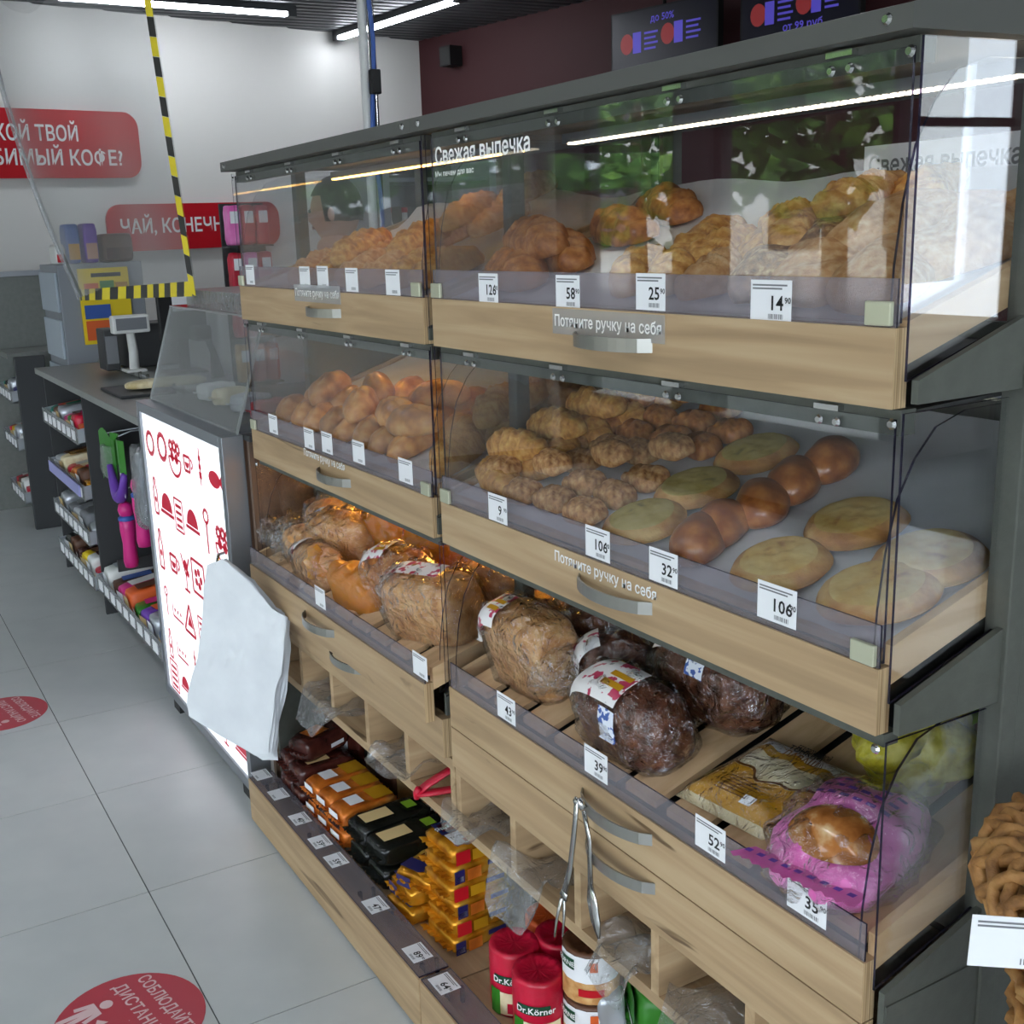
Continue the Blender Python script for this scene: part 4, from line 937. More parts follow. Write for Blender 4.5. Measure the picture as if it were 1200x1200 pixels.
# round crispbreads
def crisp(label, loc, r, h, body, top, lab, txt, group, ring=False):
    o = root('crispbread_pack', label, 'packet', (0, 0, 0), group)
    V, F = [], []; n = 36; prof = [(0.0, .0), (.96, .0), (1.0, .01), (1.0, h-.010), (.95, h-.001), (.72, h-.004), (.4, h-.006), (.05, h-.005)]
    for j, (k, z) in enumerate(prof):
        for i in range(n):
            a = 2*PI*i/n; w = 1+(.012*math.sin(i*7.3)+.012*noise.noise(Vector((math.cos(a)*4, math.sin(a)*4, z*40))) if j > 2 else 0)
            V.append((r*k*w*math.cos(a), r*k*w*math.sin(a), z+(.0025*math.sin(i*2.7+j) if j > 4 else 0)))
    m = len(prof)
    for j in range(m-1):
        for i in range(n): F.append([j*n+i, j*n+(i+1) % n, (j+1)*n+(i+1) % n, (j+1)*n+i])
    F.append(list(range((m-1)*n, m*n))); mk('wrapper', V, F, M[body], o, True)
    def band(nm_, a0, a1, z0, z1, mt, e=.0012):
        v, f = gridv(lambda s, t: ((r*1.018+e)*math.cos(a0+(a1-a0)*s), (r*1.018+e)*math.sin(a0+(a1-a0)*s), z0+(z1-z0)*t), 16, 2); return mk(nm_, v, f, M[mt], o, True)
    c = -PI*.71
    if lab == 'red':
        band('dark_band', c-.75, c+.55, h*.52, h*.66, 'green_print'); band('photo_print', c-.5, c+1.0, h*.05, h*.40, 'lavash', .0015); band('photo_print', c-.2, c+.4, h*.08, h*.24, 'red_wrap', .002); band('photo_print', c-1.0, c-.5, h*.02, h*.42, 'leaf_green', .0014)
    else:
        band('white_band', 0, 2*PI, h*.45, h*.93, 'paper'); band('photo_print', 0, 2*PI, h*.06, h*.45, 'loaf_crust'); band('red_band', c-.4, c+.5, h*.2, h*.34, 'sign_red', .002)
        band('dark_band', c-1.2, c-.55, h*.66, h*.86, 'green_print', .002); band('emblem', c+.0, c+.28, h*.68, h*.86, 'orange', .002)
    rr = r*1.018+.0035
    me = text('lettering', txt, h*.13, M['white_print'], o, Matrix.Identity(4), bend=rr)
    ang = c-.02 if lab == 'red' else c-.88
    zt = h*.59 if lab == 'red' else h*.76
    me.data.transform(Matrix.Rotation(ang, 4, 'Z') @ Matrix(((0, 0, 1, rr), (1, 0, 0, 0), (0, 1, 0, zt), (0, 0, 0, 1))))
    place(o, loc, 0, 0); return o
gC = 'round crispbread packs'
def PB(u, v, z): q = P(u, v, z=z); return (q.x, q.y)
for i, (u, v, lab) in enumerate(((602, 1102, 'bright red round crispbread pack touching the cookie stack'), (630, 1134, 'bright red round crispbread pack in front of another red one'), (655, 1092, 'bright red round crispbread pack behind the front red pair'))):
    x, y = PB(u, v, BZ+.135); crisp(lab, (x, y, BZ), .048, .135, 'red_wrap', 'red_wrap', 'red', 'Dr.Körner', gC)
x, y = PB(692, 1098, BZ+.215)
for k in range(2): crisp('brown and white round crispbread pack, %s of the pair' % ('upper' if k else 'lower'), (x, y, BZ+.107*k), .050, .106, 'cocoa', 'cocoa', 'white', 'KÖRNER', gC)
x, y = PB(640, 1072, BZ+.135); crisp('orange red round crispbread pack under the hanging clear bag', (x+.01, y+.01, BZ), .045, .13, 'orange', 'orange', 'red', 'Dr.Körner', gC)
pack('snack_pack', 'green topped snack pack leaning behind the brown crispbreads', 'green snack packs', (1.12, 1.40, BZ), (.07, .15, .16), 'leaf_green', -.5, [('e', .05, .95, .05, .55, 'paper'), ('e', .1, .9, .6, .95, 'leaf_green'), ('f', .1, .9, .1, .5, 'lavash'), ('t', .3, .7, .3, .7, 'sign_red')], seed=80, amp=.005)
pack('snack_pack', 'white and yellow snack pack beside the green topped one', 'green snack packs', (1.06, 1.46, BZ), (.05, .09, .13), 'silver', -.3, [('e', .1, .9, .1, .6, 'mustard')], seed=81, amp=.006)

# clear bags in the pigeonholes
def clear_bag(label, y, droop, seed, w=.13, group='clear bags in the pigeonholes'):
    def g(s, t):
        yy = y+w*(t-.5)*(1-.35*max(0, s-.6)); ds = s*.30
        x = 1.10-ds if ds < .175 else .925-(ds-.175)*.25; z = .452 if ds < .165 else .452-(ds-.165)*1.0*droop
        q = Vector((x*15, yy*15, seed*3.7)); d = noise.noise_vector(q)*.055*min(1, s*2+.4)
        return (x+d.x*.5-.01*s, yy+d.y, z+abs(d.z)*1.1+.004)
    v, f = gridv(g, 18, 14); o = mk('clear_bag', v, f, M['bag_film'], None, True)
    tag(o, label, 'bag', group); return anchor(o)
for i, (u, v, dr) in enumerate(((555, 950, 0.0), (625, 1010, .6), (735, 1085, .35), (835, 1150, .3), (465, 850, 0.0), (400, 800, .0), (380, 835, .5))):
    q = P(u, v, x=.94); clear_bag('crumpled clear plastic bag %s pigeonhole' % ('hanging out of its' if dr else 'pushed inside its'), q.y, dr, i+1, .14)
# red tongs in a pigeonhole
a, b, c = P(520, 892, x=1.02), P(497, 946, x=.93), P(528, 925, x=.97)
tg = root('serving_tongs', 'red plastic serving tongs sticking out of a pigeonhole', 'tongs', tuple(b))
def bar(name, path, w, t, mat, parent):
    path = [Vector(p) for p in path]; V, F = [], []
    for i, p in enumerate(path):
        d = (path[min(i+1, len(path)-1)]-path[max(i-1, 0)]).normalized(); s = d.cross(Vector((0, 1, .2))).normalized(); n = d.cross(s)
        ww = w[i] if isinstance(w, list) else w
        V += [p-n*ww-s*t, p+n*ww-s*t, p+n*ww+s*t, p-n*ww+s*t]
    n = len(path)
    for i in range(n-1):
        for k in range(4): F.append([i*4+k, i*4+(k+1) % 4, (i+1)*4+(k+1) % 4, (i+1)*4+k])
    F += [[3, 2, 1, 0], [4*n-4, 4*n-3, 4*n-2, 4*n-1]]
    return mk(name, V, F, M[mat], parent, True)
y = b.y
bar('arm', [(1.08, y-.055, .535), (1.0, y-.030, .505), (.94, y-.008, .47), (.915, y, .452)], .009, .002, 'red_plastic', tg)
bar('arm', [(1.08, y-.070, .475), (1.0, y-.05, .462), (.94, y-.02, .455), (.915, y-.004, .452)], .009, .002, 'red_plastic', tg)
tube('hinge', [(.916, y+.003, .440), (.914, y, .452), (.917, y-.006, .464)], .007, M['red_plastic'], tg)
# steel tongs hung from the handle of the open tray
st = root('steel_tongs', 'long steel tongs with fork and spoon ends hung on a drawer handle', 'tongs', tuple(P(678, 950, x=.885)))
X = .884
q0, q1, q2 = P(676, 935, x=X), P(668, 1020, x=X), P(662, 1045, x=X)
bar('arm', [q0, P(674, 965, x=X), q1, q2], [.004, .0045, .005, .006], .0016, 'chrome', st)
fk = bar('fork_head', [q2, P(660, 1052, x=X)], [.007, .009], .0016, 'chrome', st)
for du in (-5, 3):
    bar('tine', [P(660+du*.4, 1052, x=X), P(658+du, 1075, x=X), P(656+du*1.2, 1098, x=X-.004)], [.0028, .0024, .001], .0012, 'chrome', fk)
bar('arm', [P(684, 950, x=X+.006), P(691, 985, x=X+.006), P(692, 1035, x=X+.006)], [.004, .0045, .005], .0016, 'chrome', st)
bar('spoon_head', [P(692, 1035, x=X+.006), P(694, 1055, x=X+.006), P(698, 1080, x=X+.004), P(702, 1100, x=X+.004)], [.005, .012, .011, .002], .0016, 'chrome', st)
tube('hinge', [P(674, 940, x=X), P(679, 938, x=X+.004), P(684, 948, x=X+.006)], .006, M['chrome'], st)

# ------------------------------------------------------------------ light box, its cabinet and the snack case
XL, ly0, ly1, lz0, lz1 = .862, 2.835, 3.735, .045, 1.06
lb = root('light_box', 'glowing white panel printed with red food icons in a grey frame', 'light box', (XL+.03, (ly0+ly1)/2, lz0))
fw = .032
v, f = boxes([(XL, XL+.06, ly0, ly0+fw, lz0, lz1), (XL, XL+.06, ly1-fw, ly1, lz0, lz1), (XL, XL+.06, ly0+fw, ly1-fw, lz0, lz0+fw), (XL, XL+.06, ly0+fw, ly1-fw, lz1-fw, lz1)])
for nm_, b_ in (('frame_side', (XL, XL+.06, ly0, ly0+fw, lz0, lz1)), ('frame_side', (XL, XL+.06, ly1-fw, ly1, lz0, lz1)), ('frame_rail', (XL, XL+.06, ly0+fw, ly1-fw, lz0, lz0+fw)), ('frame_rail', (XL, XL+.06, ly0+fw, ly1-fw, lz1-fw, lz1))): box(nm_, b_, M['alu'], lb, .002)
face = box('glowing_panel', (XL+.008, XL+.02, ly0+fw, ly1-fw, lz0+fw, lz1-fw), M['box_glow'], lb)
box('foot', (XL+.01, XL+.05, ly0+.05, ly0+.12, 0, lz0), M['steel_dark'], lb); box('foot', (XL+.01, XL+.05, ly1-.12, ly1-.05, 0, lz0), M['steel_dark'], lb)
iy0, iz0, iw, ih = ly1-fw, lz0+fw, ly1-ly0-2*fw, lz1-lz0-2*fw
def icon(polys, cx, cz, s, lines=()):
    """flat red print: filled polygons and stroked lines in icon units, placed in panel units 0..1"""
    V, F = [], []
    XI = XL+.0072
    def w(p): return (XI, iy0-iw*cx-s*p[0], iz0+ih*cz+s*p[1])
    for pl in polys:
        i = len(V); V += [w((p[0]*1.2, p[1])) for p in pl]; F.append(list(range(i, i+len(pl))))
    for ln, wd in lines:
        for a, b in zip(ln[:-1], ln[1:]):
            a2, b2 = Vector(a), Vector(b); d = b2-a2
            if d.length < 1e-6: continue
            n = Vector((-d.y, d.x)).normalized()*wd; i = len(V); V += [w(((q_.x)*1.2, q_.y)) for q_ in (a2-n, b2-n, b2+n, a2+n)]; F.append([i, i+1, i+2, i+3])
    return mk('icon', V, F, M['icon_red'], lb)
def circ(cx, cy, r, n=20, a0=0, a1=2*PI, k=1.0): return [(cx+r*math.cos(a0+(a1-a0)*i/n), cy+k*r*math.sin(a0+(a1-a0)*i/n)) for i in range(n+1)]
def I_ring(): return [], [(circ(0, 0, .8), .13)]
def I_bowl(): return [circ(-.4, .05, .3, 12), circ(.3, 0, .3, 12)], [(circ(0, 0, 1, 14, PI, 2*PI), .07), ([(-1, 0), (1, 0)], .05), (circ(-.5, .65, .28, 10), .1), (circ(.1, .7, .28, 10), .1), (circ(.65, .6, .28, 10), .1)]
def I_cup(): return [circ(0, .1, .4, 14, PI, 2*PI)], [([(-.6, .5), (-.5, -.5), (.5, -.5), (.6, .5), (-.6, .5)], .08), (circ(.75, .1, .3, 10, -PI/2, PI/2), .07)]
def I_bottle(): return [circ(0, -.2, .18, 10)], [([(-.3, -1), (-.3, .3), (-.12, .6), (-.12, 1), (.12, 1), (.12, .6), (.3, .3), (.3, -1), (-.3, -1)], .06)]
def I_fish(): return [circ(-.1, 0, .8, 18, 0, 2*PI, .55), [(.5, 0), (1, .45), (1, -.45)]], []
def I_dome(): return [circ(0, -.3, .8, 18, 0, PI, 1.1)], [([(-1, -.45), (1, -.45)], .07)]
def I_kebab(): return [[(-.2, -.7), (.2, -.7), (.2, -.3), (-.2, -.3)], circ(0, .0, .2, 10), circ(0, .5, .2, 10)], [([(0, -1.1), (0, 1.1)], .05)]
def I_cake(): return [[(-.3, -.3), (.5, -.3), (.1, .4)]], [([(-.8, -.7), (.8, -.7), (.1, .9), (-.8, -.7)], .07)]
def I_glass(): return [circ(0, .4, .3, 12), circ(.3, .0, .2, 10)], [([(-.6, .9), (0, -.2), (.6, .9)], .06), ([(0, -.2), (0, -1)], .05), ([(-.4, -1), (.4, -1)], .06)]
def I_berry(): return [circ(.35*math.cos(k), .35*math.sin(k), .2, 8) for k in (0, 1.26, 2.5, 3.8, 5.0)], [([(-.8, -.8), (.8, -.8), (.8, .8), (-.8, .8), (-.8, -.8)], .06)]
def I_rows(): return [circ(-.5+.5*k, .1, .13, 8) for k in range(3)], [([(-.9, -.35), (.9, -.35)], .05), ([(-.9, -.35), (-.9, .5)], .04)]
def I_spoon(): return [], [(circ(0, .7, .3, 12), .06), ([(0, .4), (0, -1)], .06)]
def I_stack(): return [[(-.5, -.7+.4*k), (.5, -.7+.4*k), (.5, -.5+.4*k), (-.5, -.5+.4*k)] for k in range(4)], [([(-.7, -.9), (.7, -.9), (.7, 1), (-.7, 1), (-.7, -.9)], .05)]
for row, (cz, s0, seq) in enumerate(((.90, .050, (I_ring, I_ring, I_bowl, I_cup, I_kebab, I_fish)), (.71, .060, (I_bottle, I_dome, I_stack, I_dome, I_spoon, I_bowl)), (.52, .060, (I_bottle, I_cup, I_glass, I_berry, I_kebab, I_cake)),
                                    (.34, .056, (I_spoon, I_rows, I_cake, I_stack, I_glass, I_cup)), (.19, .050, (I_bottle, I_rows, I_kebab, I_cup, I_rows, I_ring)), (.07, .050, (I_stack, I_dome, I_berry, I_cup, I_glass, I_dome)))):
    for k, fn in enumerate(seq):
        if fn: pl, ln = fn(); icon(pl, .09+.165*k+.01*math.sin(row*3+k), cz+.01*math.sin(k*2+row), s0*.98*(.9+.2*((k+row) % 3)/2), [(l_, w_*1.3) for l_, w_ in ln])
# the cabinet behind the panel
cb = root('counter_cabinet', 'dark brown cabinet with black worktop behind the light box', 'cabinet', (1.2, 3.28, 0))
box('side', (XL+.062, 1.5, 2.80, 2.818, .0, 1.045), M['walnut'], cb); box('side', (XL+.062, 1.5, 3.735, 3.753, 0, 1.045), M['walnut'], cb)
box('back', (1.48, 1.5, 2.818, 3.735, 0, 1.045), M['walnut'], cb); box('worktop', (XL+.062, 1.52, 2.795, 3.755, 1.045, 1.062), M['panel_dark'], cb, .002)
# clear snack hood
hd = root('snack_hood', 'clear acrylic snack case with a sloping front on the dark worktop', 'display case', (1.15, 3.28, 1.062))
hy0, hy1 = 2.84, 3.72
def sheet(name, pts, th, mat='acrylic', edge='edge_light'): return prism(name, pts, th, None, hd, mats=[M[mat], M[edge]])
sheet('front_pane', [(.905, hy0, 1.063), (.905, hy1, 1.063), (1.0, hy1, 1.352), (1.0, hy0, 1.352)], (.006, 0, -.002), 'screen_film')
for yy in (hy0, hy1-.006): sheet('side_pane', [(.905, yy, 1.063), (1.35, yy, 1.063), (1.35, yy, 1.352), (1.0, yy, 1.352)], (0, .006, 0), 'screen_film')
sheet('top_pane', [(1.0, hy0, 1.353), (1.35, hy0, 1.353), (1.35, hy1, 1.353), (1.0, hy1, 1.353)], (0, 0, .005), 'screen_film')
sheet('top_box', [(1.03, 2.95, 1.359), (1.03, 3.62, 1.359), (1.03, 3.62, 1.41), (1.03, 2.95, 1.41)], (.2, 0, 0), 'bag_film')
for i, (y_, w_, m_) in enumerate(((3.55, .07, 'white_plastic'), (3.40, .06, 'lavash'), (3.22, .07, 'silver'), (3.05, .06, 'red_wrap'))):
    pack('snack_portion', ['white wrapped snack in the clear case', 'beige wrapped snack in the clear case', 'silver wrapped snack in the clear case', 'red wrapped snack in the clear case'][i], 'wrapped snacks in the clear case', (1.08, y_, 1.063), (.11, w_, .05), m_, .3, seed=90+i)
# pad of white carrier bags hung at the end of the display
bgp = root('carrier_bags', 'pad of white plastic carrier bags hanging before the light box', 'bags', tuple(P(262, 660, y=2.70)))
out = [(243, 662), (262, 655), (292, 680), (318, 712), (334, 722), (333, 760), (326, 830), (318, 885), (300, 884), (262, 862), (222, 838), (219, 825), (232, 770), (240, 700)]
cpx = (276, 770)
for k in range(5):
    def bg_(s, t, k=k):
        n = len(out); a = s*n; i = int(a) % n; fr = a-int(a)
        u = out[i][0]*(1-fr)+out[(i+1) % n][0]*fr; v_ = out[i][1]*(1-fr)+out[(i+1) % n][1]*fr
        u = cpx[0]+(u-cpx[0])*t; v_ = cpx[1]+(v_-cpx[1])*t
        yy = 2.735-.25*(u-218)/117+.006*k
        p = P(u+2.0*k, v_+(1.5*k if v_ > 800 else 0), y=yy)
        w = .020*noise.noise(Vector((p.x*18+p.z*5, p.z*4, k*.3)))+.010*abs(noise.noise(Vector((p.x*44-p.z*14, p.z*7, 4))))+.004*noise.noise(Vector((p.x*50, p.z*40, 4)))
        return (p.x-abs(w)*.5, yy+(w if k == 0 else w*.9), p.z)
    v, f = gridv(bg_, 70, 22); mk('bag', v, f, M['bag_white'], bgp, True)
hk = tube('hook', [P(254, 662, y=2.66), P(256, 650, y=2.70), P(262, 648, y=2.80)], .004, M['chrome'], bgp)

# ------------------------------------------------------------------ wicker basket beside the display
bk = root('wicker_basket', 'tall braided wicker basket with yellow packets by the display side', 'basket', (1.045, .52, 0))
bc = Vector((1.045, .52)); RZ = .915
def ringpt(a, r, z): return Vector((bc.x+r*math.cos(a), bc.y+r*math.sin(a), z))
for k in range(10):
    pts = []; sg_ = 1 if k < 5 else -1
    for i in range(97):
        a = 2*PI*i/96; ph = sg_*a*6+k*2*PI/5+(.6 if k > 4 else 0)
        w_ = .004*math.sin(a*30+k*PI)
        pts.append(ringpt(a, .146+(.027+w_)*math.cos(ph), RZ+(.034+w_)*math.sin(ph)))
    tube('rim_strand', pts[:-1], .0066, M['wicker'], bk, 7, closed=True)
def rad(z): return .095+.040*(z/RZ)**1.4
ns = 22
for i in range(ns):
    a = 2*PI*i/ns; tube('stake', [ringpt(a, rad(z)-.002, z) for z in (0, .2, .45, .7, RZ)], .006, M['wicker'], bk, 6)
zz = .02
k = 0
while zz < RZ-.03:
    pts = []
    for i in range(ns*2):
        a = 2*PI*i/(ns*2); pts.append(ringpt(a, rad(zz)+.007*(1 if ((i//1)+k) % 2 == 0 else -1)*(1 if i % 2 == 0 else 0), zz+.004*math.sin(a*5+k)))
    tube('weaver', pts, .0066, M['wicker'], bk, 5, closed=True); zz += .0158; k += 1
v, f = lathev([(.001, .012), (.10, .012), (.10, .0), (.001, .0)], (bc.x, bc.y, 0), 20, False); mk('bottom', v, f, M['wicker'], bk)
for i, (dx, dy, z_, m_) in enumerate(((.03, -.04, .80, 'yellow'), (-.03, .03, .80, 'yellow_wrap'), (.05, .05, .78, 'yellow_wrap'))):
    pack('yellow_pack', 'bright yellow packet standing in the wicker basket' if i == 0 else 'pale yellow packet standing in the wicker basket', 'yellow packets in the wicker basket', (bc.x+dx*.8, bc.y+dy*.8, .013), (.06, .05, z_+.04), m_, .4*i, seed=100+i, seals=False)
q = [P(1168, 1070, y=.43), P(1150, 1110, y=.43)]
pc = P(1195, 1098, x=.93)
pcx = P(1204, 1106, y=.43)
tgx = price_tag(pcx, '', 'large white price card clipped on the wicker basket', (.90, -.42, -.16), (.22, .12, .96), .085, .036, 'cards on the basket')

# ------------------------------------------------------------------ floor stickers
def sticker(cx, cy, r, label):
    o = root('floor_sticker', label, 'sticker', (cx, cy, 0), 'red floor stickers')
    v, f = lathev([(r, 0.0004), (r*.999, .0012), (.001, .0013)], (cx, cy, 0), 48, False); mk('disc', v, f, M['sticker_red'], o)
    ax, ay = Vector((.18, -.98, 0)), Vector((.98, .18, 0)); ax.normalize(); ay.normalize()
    def at(a, b): return Vector((cx, cy, .0018))+ax*a*r+ay*b*r
    text('lettering', 'СОБЛЮДАЙТЕ', .038, M['sticker_print'], o, frame(at(0, .52), ax, ay), width=r*1.5)
    text('lettering', 'ДИСТАНЦИЮ', .038, M['sticker_print'], o, frame(at(0, .18), ax, ay), width=r*1.6)
    for a in (-.52, .52):
        V, F = [], []
        def poly(pts):
            i = len(V); V.extend([at(a+x, -.32+y) for x, y in pts]); F.append(list(range(i, i+len(pts))))
        poly([(.09*math.cos(2*PI*k/14), .22+.09*math.sin(2*PI*k/14)) for k in range(14)])
        poly([(-.14, .1), (-.2, -.16), (-.13, -.18), (-.08, .0), (-.1, -.45), (-.02, -.45), (0, -.15), (.02, -.45), (.1, -.45), (.08, 0), (.13, -.18), (.2, -.16), (.14, .1)][::-1])
        p = mk('pictogram', V, F, M['sticker_print'], o); p['kind'] = 'stuff'
    V = [at(x, -.32+y) for x, y in ((-.3, 0), (-.16, .1), (-.16, .03), (.16, .03), (.16, .1), (.3, 0), (.16, -.1), (.16, -.03), (-.16, -.03), (-.16, -.1))]
    mk('arrow', V, [list(range(10))[::-1]], M['sticker_print'], o)
sticker(.343, 2.127, .155, 'red round distance sticker on the floor before the base drawer')
sticker(.348, 3.97, .150, 'red round distance sticker on the floor before the till counter')

# ------------------------------------------------------------------ till counter with its racks
ct = root('till_counter', 'dark grey till counter beyond the light box', 'counter', (1.25, 4.75, 0))
box('worktop', (.865, 1.46, 3.765, 5.75, .972, 1.0), M['counter_grey'], ct, .003)
for y_ in (3.768, 4.85, 5.73): box('end_panel', (.90, 1.32, y_, y_+.02, .0, .972), M['panel_dark'], ct)
box('inner_panel', (1.32, 1.34, 3.768, 5.75, 0, .972), M['panel_dark'], ct); box('bottom_panel', (1.0, 1.32, 3.788, 5.73, .05, .07), M['panel_dark'], ct)
box('raised_ledge', (1.16, 1.46, 3.9, 5.72, 1.0, 1.018), M['counter_grey'], ct, .004)
v, f = boxes([(1.148, 1.16, 3.95+.13*k, 3.962+.13*k, 1.001, 1.03) for k in range(13)]); st_ = mk('rail_studs', v, f, M['chrome'], ct); st_['kind'] = 'stuff'
def wire_tray(y0, y1, z, label, x0=.875, x1=1.28):
    r = root('wire_tray', label, 'tray', ((x0+x1)/2, (y0+y1)/2, z), 'wire trays on the till counters')
    prism('tray_floor', [(x0, y0, z), (x1, y0, z+.05), (x1, y0, z+.056), (x0, y0, z+.006)], (0, y1-y0, 0), M['ash'], r)
    pane('front_lip', (x0-.004, x0, y0, y1, z, z+.07), r, 'x', 'bag_film', 'edge_light')
    for yy in (y0, y1-.004): prism('side_wire', [(x0, yy, z), (x1, yy, z+.05), (x1, yy, z+.12), (x0, yy, z+.065)], (0, .004, 0), M['silver'], r)
    n = int((y1-y0)/.11)
    for k in range(n): box('price_label', (x0-.008, x0-.005, y0+.03+.11*k, y0+.095+.11*k, z+.015, z+.055), M['paper'], r)
    return r
def fill(y0, y1, z, cols, label, group, h=.09, x0=.885):
    n = len(cols); w = (y1-y0)/n
    for k, m_ in enumerate(cols):
        pack('sweet_pack', '%s coloured sweets pack %s' % (m_.split('_')[0], label), group, (x0+.12, y0+w*(k+.5), z+.012), (.2, w*.86, h*(.7+.3*((k*5) % 3)/2)), m_, .1*((k % 3)-1), [('e', .1, .8, .3, .8, 'paper' if k % 2 else 'cream'), ('t', .2, .8, .2, .8, cols[(k+2) % n])], seed=k+int(z*50), amp=.006, seals=False).rotation_euler.rotate_axis('Y', -.11)
A_, B_ = 4.89, 5.71
for z, lab, cols in ((.745, 'upper wire tray beneath the dark till worktop', ('orange', 'red_wrap', 'leaf_green', 'magenta', 'silver', 'brown', 'teal')), (.50, 'middle wire tray beneath the dark till worktop', ('gold_foil', 'brown', 'orange_foil', 'red_wrap', 'lavash', 'silver')), (.30, 'grey fronted wire tray beneath the dark till worktop', ('silver', 'ash', 'silver', 'ash', 'silver')), (.10, 'lowest wire tray beneath the dark till worktop', ('red_plastic', 'white_plastic', 'yellow', 'brown_wrap', 'brown', 'black_wrap'))):
    wire_tray(A_, B_, z, lab); fill(A_+.02, B_-.02, z, cols, 'in the %s' % lab.replace(' beneath the dark till worktop', ' of the till'), 'sweets in the till racks', .10)
box('lilac_price_strip', (.860, .866, 4.93, 5.65, .515, .565), M['lilac'], bpy.data.objects['wire_tray.001'] if 'wire_tray.001' in bpy.data.objects else None)
wire_tray(3.80, 4.83, .13, 'low wire tray of sweets beneath the hanging toys')
fill(3.82, 4.81, .13, ('blue', 'silver', 'purple', 'leaf_green', 'orange', 'magenta', 'brown', 'white_plastic'), 'in the low tray below the toys', 'sweets below the toys', .10)
pack('sweet_box', 'dark brown box with an orange stripe behind the low tray', 'sweets below the toys', (1.18, 4.25, .20), (.16, .55, .10), 'brown', 0, [('e', .05, .95, .75, .9, 'orange'), ('t', .02, .2, .1, .9, 'orange')], seals=False, amp=.001)
box('dark_divider', (.92, 1.32, 4.60, 4.612, .25, .30), M['panel_dark'], ct)
# toys on hooks
def bottle_toy(y, z, label):
    o = root('toy_bottle', label, 'toy', (.95, y, z), 'pink toy bottles hanging under the till worktop')
    v, f = lathev([(.004, 0), (.026, .004), (.030, .03), (.026, .10), (.032, .16), (.03, .20), (.012, .215)], (.95, y, z), 18); mk('body', v, f, M['magenta'], o, True)
    v, f = lathev([(.004, 0), (.026, .012), (.032, .034), (.026, .056), (.004, .068)], (.95, y, z+.205), 16); cp = mk('cap', v, f, M['magenta'], o, True)
    v, f = lathev([(.02, 0), (.034, .008), (.034, .018), (.02, .026)], (.95, y, z+.19), 14); mk('collar', v, f, M['blue'], o, True)
    tube('loop', [(.95, y, z+.27), (.955, y+.006, z+.32), (1.0, y, z+.33), (1.33, y, z+.335)], .003, M['silver'], o, 6)
bottle_toy(P(152, 640, x=.95).y, P(152, 662, x=.95).z, 'pink toy bottle with round cap hung lower beside its twin'); bottle_toy(P(167, 610, x=.95).y, P(167, 638, x=.95).z, 'pink toy bottle hung higher next to the light box')
py = P(135, 548, x=.93).y-.02; pt_ = root('purple_toy', 'curved purple toy hanging in a bag under the worktop', 'toy', (.95, py, .62))
tube('arc', [(.93, py+.12-.24*k/10, .70-.11*math.sin(PI*k/10)**.8) for k in range(11)], [.012+.014*math.sin(PI*k/10) for k in range(11)], M['purple'], pt_, 10)
v, f = gridv(lambda s, t: (.945+.02*math.sin(s*6), py+.13-.26*s, .70+.13*t), 6, 4); mk('header_card', v, f, M['leaf_green'], pt_); v, f = gridv(lambda s, t: (.935, py-.03-.06*s, .60+.2*t), 3, 3); mk('tag', v, f, M['paper'], pt_)
tube('hook', [(.95, py, .83), (1.0, py, .845), (1.33, py, .85)], .003, M['silver'], pt_, 6)
gy = P(161, 530, x=.93).y; gt = root('bagged_toy', 'grey green toy in a tall clear bag hanging near the light box', 'toy', (.93, gy, .55))
v, f = packv(.06, .11, .26, 5, .012); mk('toy', [(p[0]+.95, p[1]+gy, p[2]+.56) for p in v], f, M['tower_grey'], gt, True)
v, f = packv(.075, .14, .30, 8, .016); mk('bag', [(p[0]+.95, p[1]+gy, p[2]+.55) for p in v], f, M['bag_film'], gt, True)
tube('hook', [(.95, gy, .85), (1.0, gy, .87), (1.33, gy, .87)], .003, M['silver'], gt, 6)
sy_ = P(122, 520, x=.93).y; sg = root('bagged_toy', 'green carded toy hanging beside the dark divider panel', 'toy', (.93, sy_, .60))
v, f = gridv(lambda s, t: (.93+.02*s, sy_+.09-.18*s, .62+.2*t+.02*math.sin(5*s)), 6, 4); mk('card', v, f, M['leaf_green'], sg); v, f = packv(.05, .1, .13, 3, .01); mk('bag', [(p[0]+.94, p[1]+sy_, p[2]+.64) for p in v], f, M['bag_film'], sg, True)
tube('hook', [(.94, sy_, .82), (1.33, sy_, .84)], .003, M['silver'], sg, 6)

# far till: end panel, partition, racks
fc = root('till_counter', 'far till counter with dark partition by the back wall', 'counter', (1.2, 7.0, 0))
box('end_panel', (.90, 1.06, 6.64, 6.68, 0, .98), M['panel_dark'], fc, .004); box('worktop', (.90, 1.6, 6.9, 7.27, .95, .98), M['counter_grey'], fc); box('body', (1.3, 1.6, 6.7, 7.27, 0, .95), M['panel_dark'], fc)
box('partition', (.74, 1.4, 7.30, 7.34, .0, 1.40), M['counter_grey'], fc, .003); box('partition_cap', (.72, 1.4, 7.28, 7.36, 1.40, 1.43), M['silver'], fc)
for z, cols in ((.72, ('navy', 'silver', 'black_wrap', 'teal')), (.45, ('white_plastic', 'silver', 'yellow', 'red_wrap')), (.14, ('red_plastic', 'white_plastic', 'brown', 'red_wrap'))):
    wire_tray(6.72, 7.26, z, 'wire tray at height %s on the far till' % {.72: 'of the worktop', .45: 'between two others', .14: 'of the floor'}[z]); fill(6.74, 7.24, z, cols, 'on the far till, %s tray' % {.72: 'upper', .45: 'middle', .14: 'lowest'}[z], 'sweets on the far till', .11)
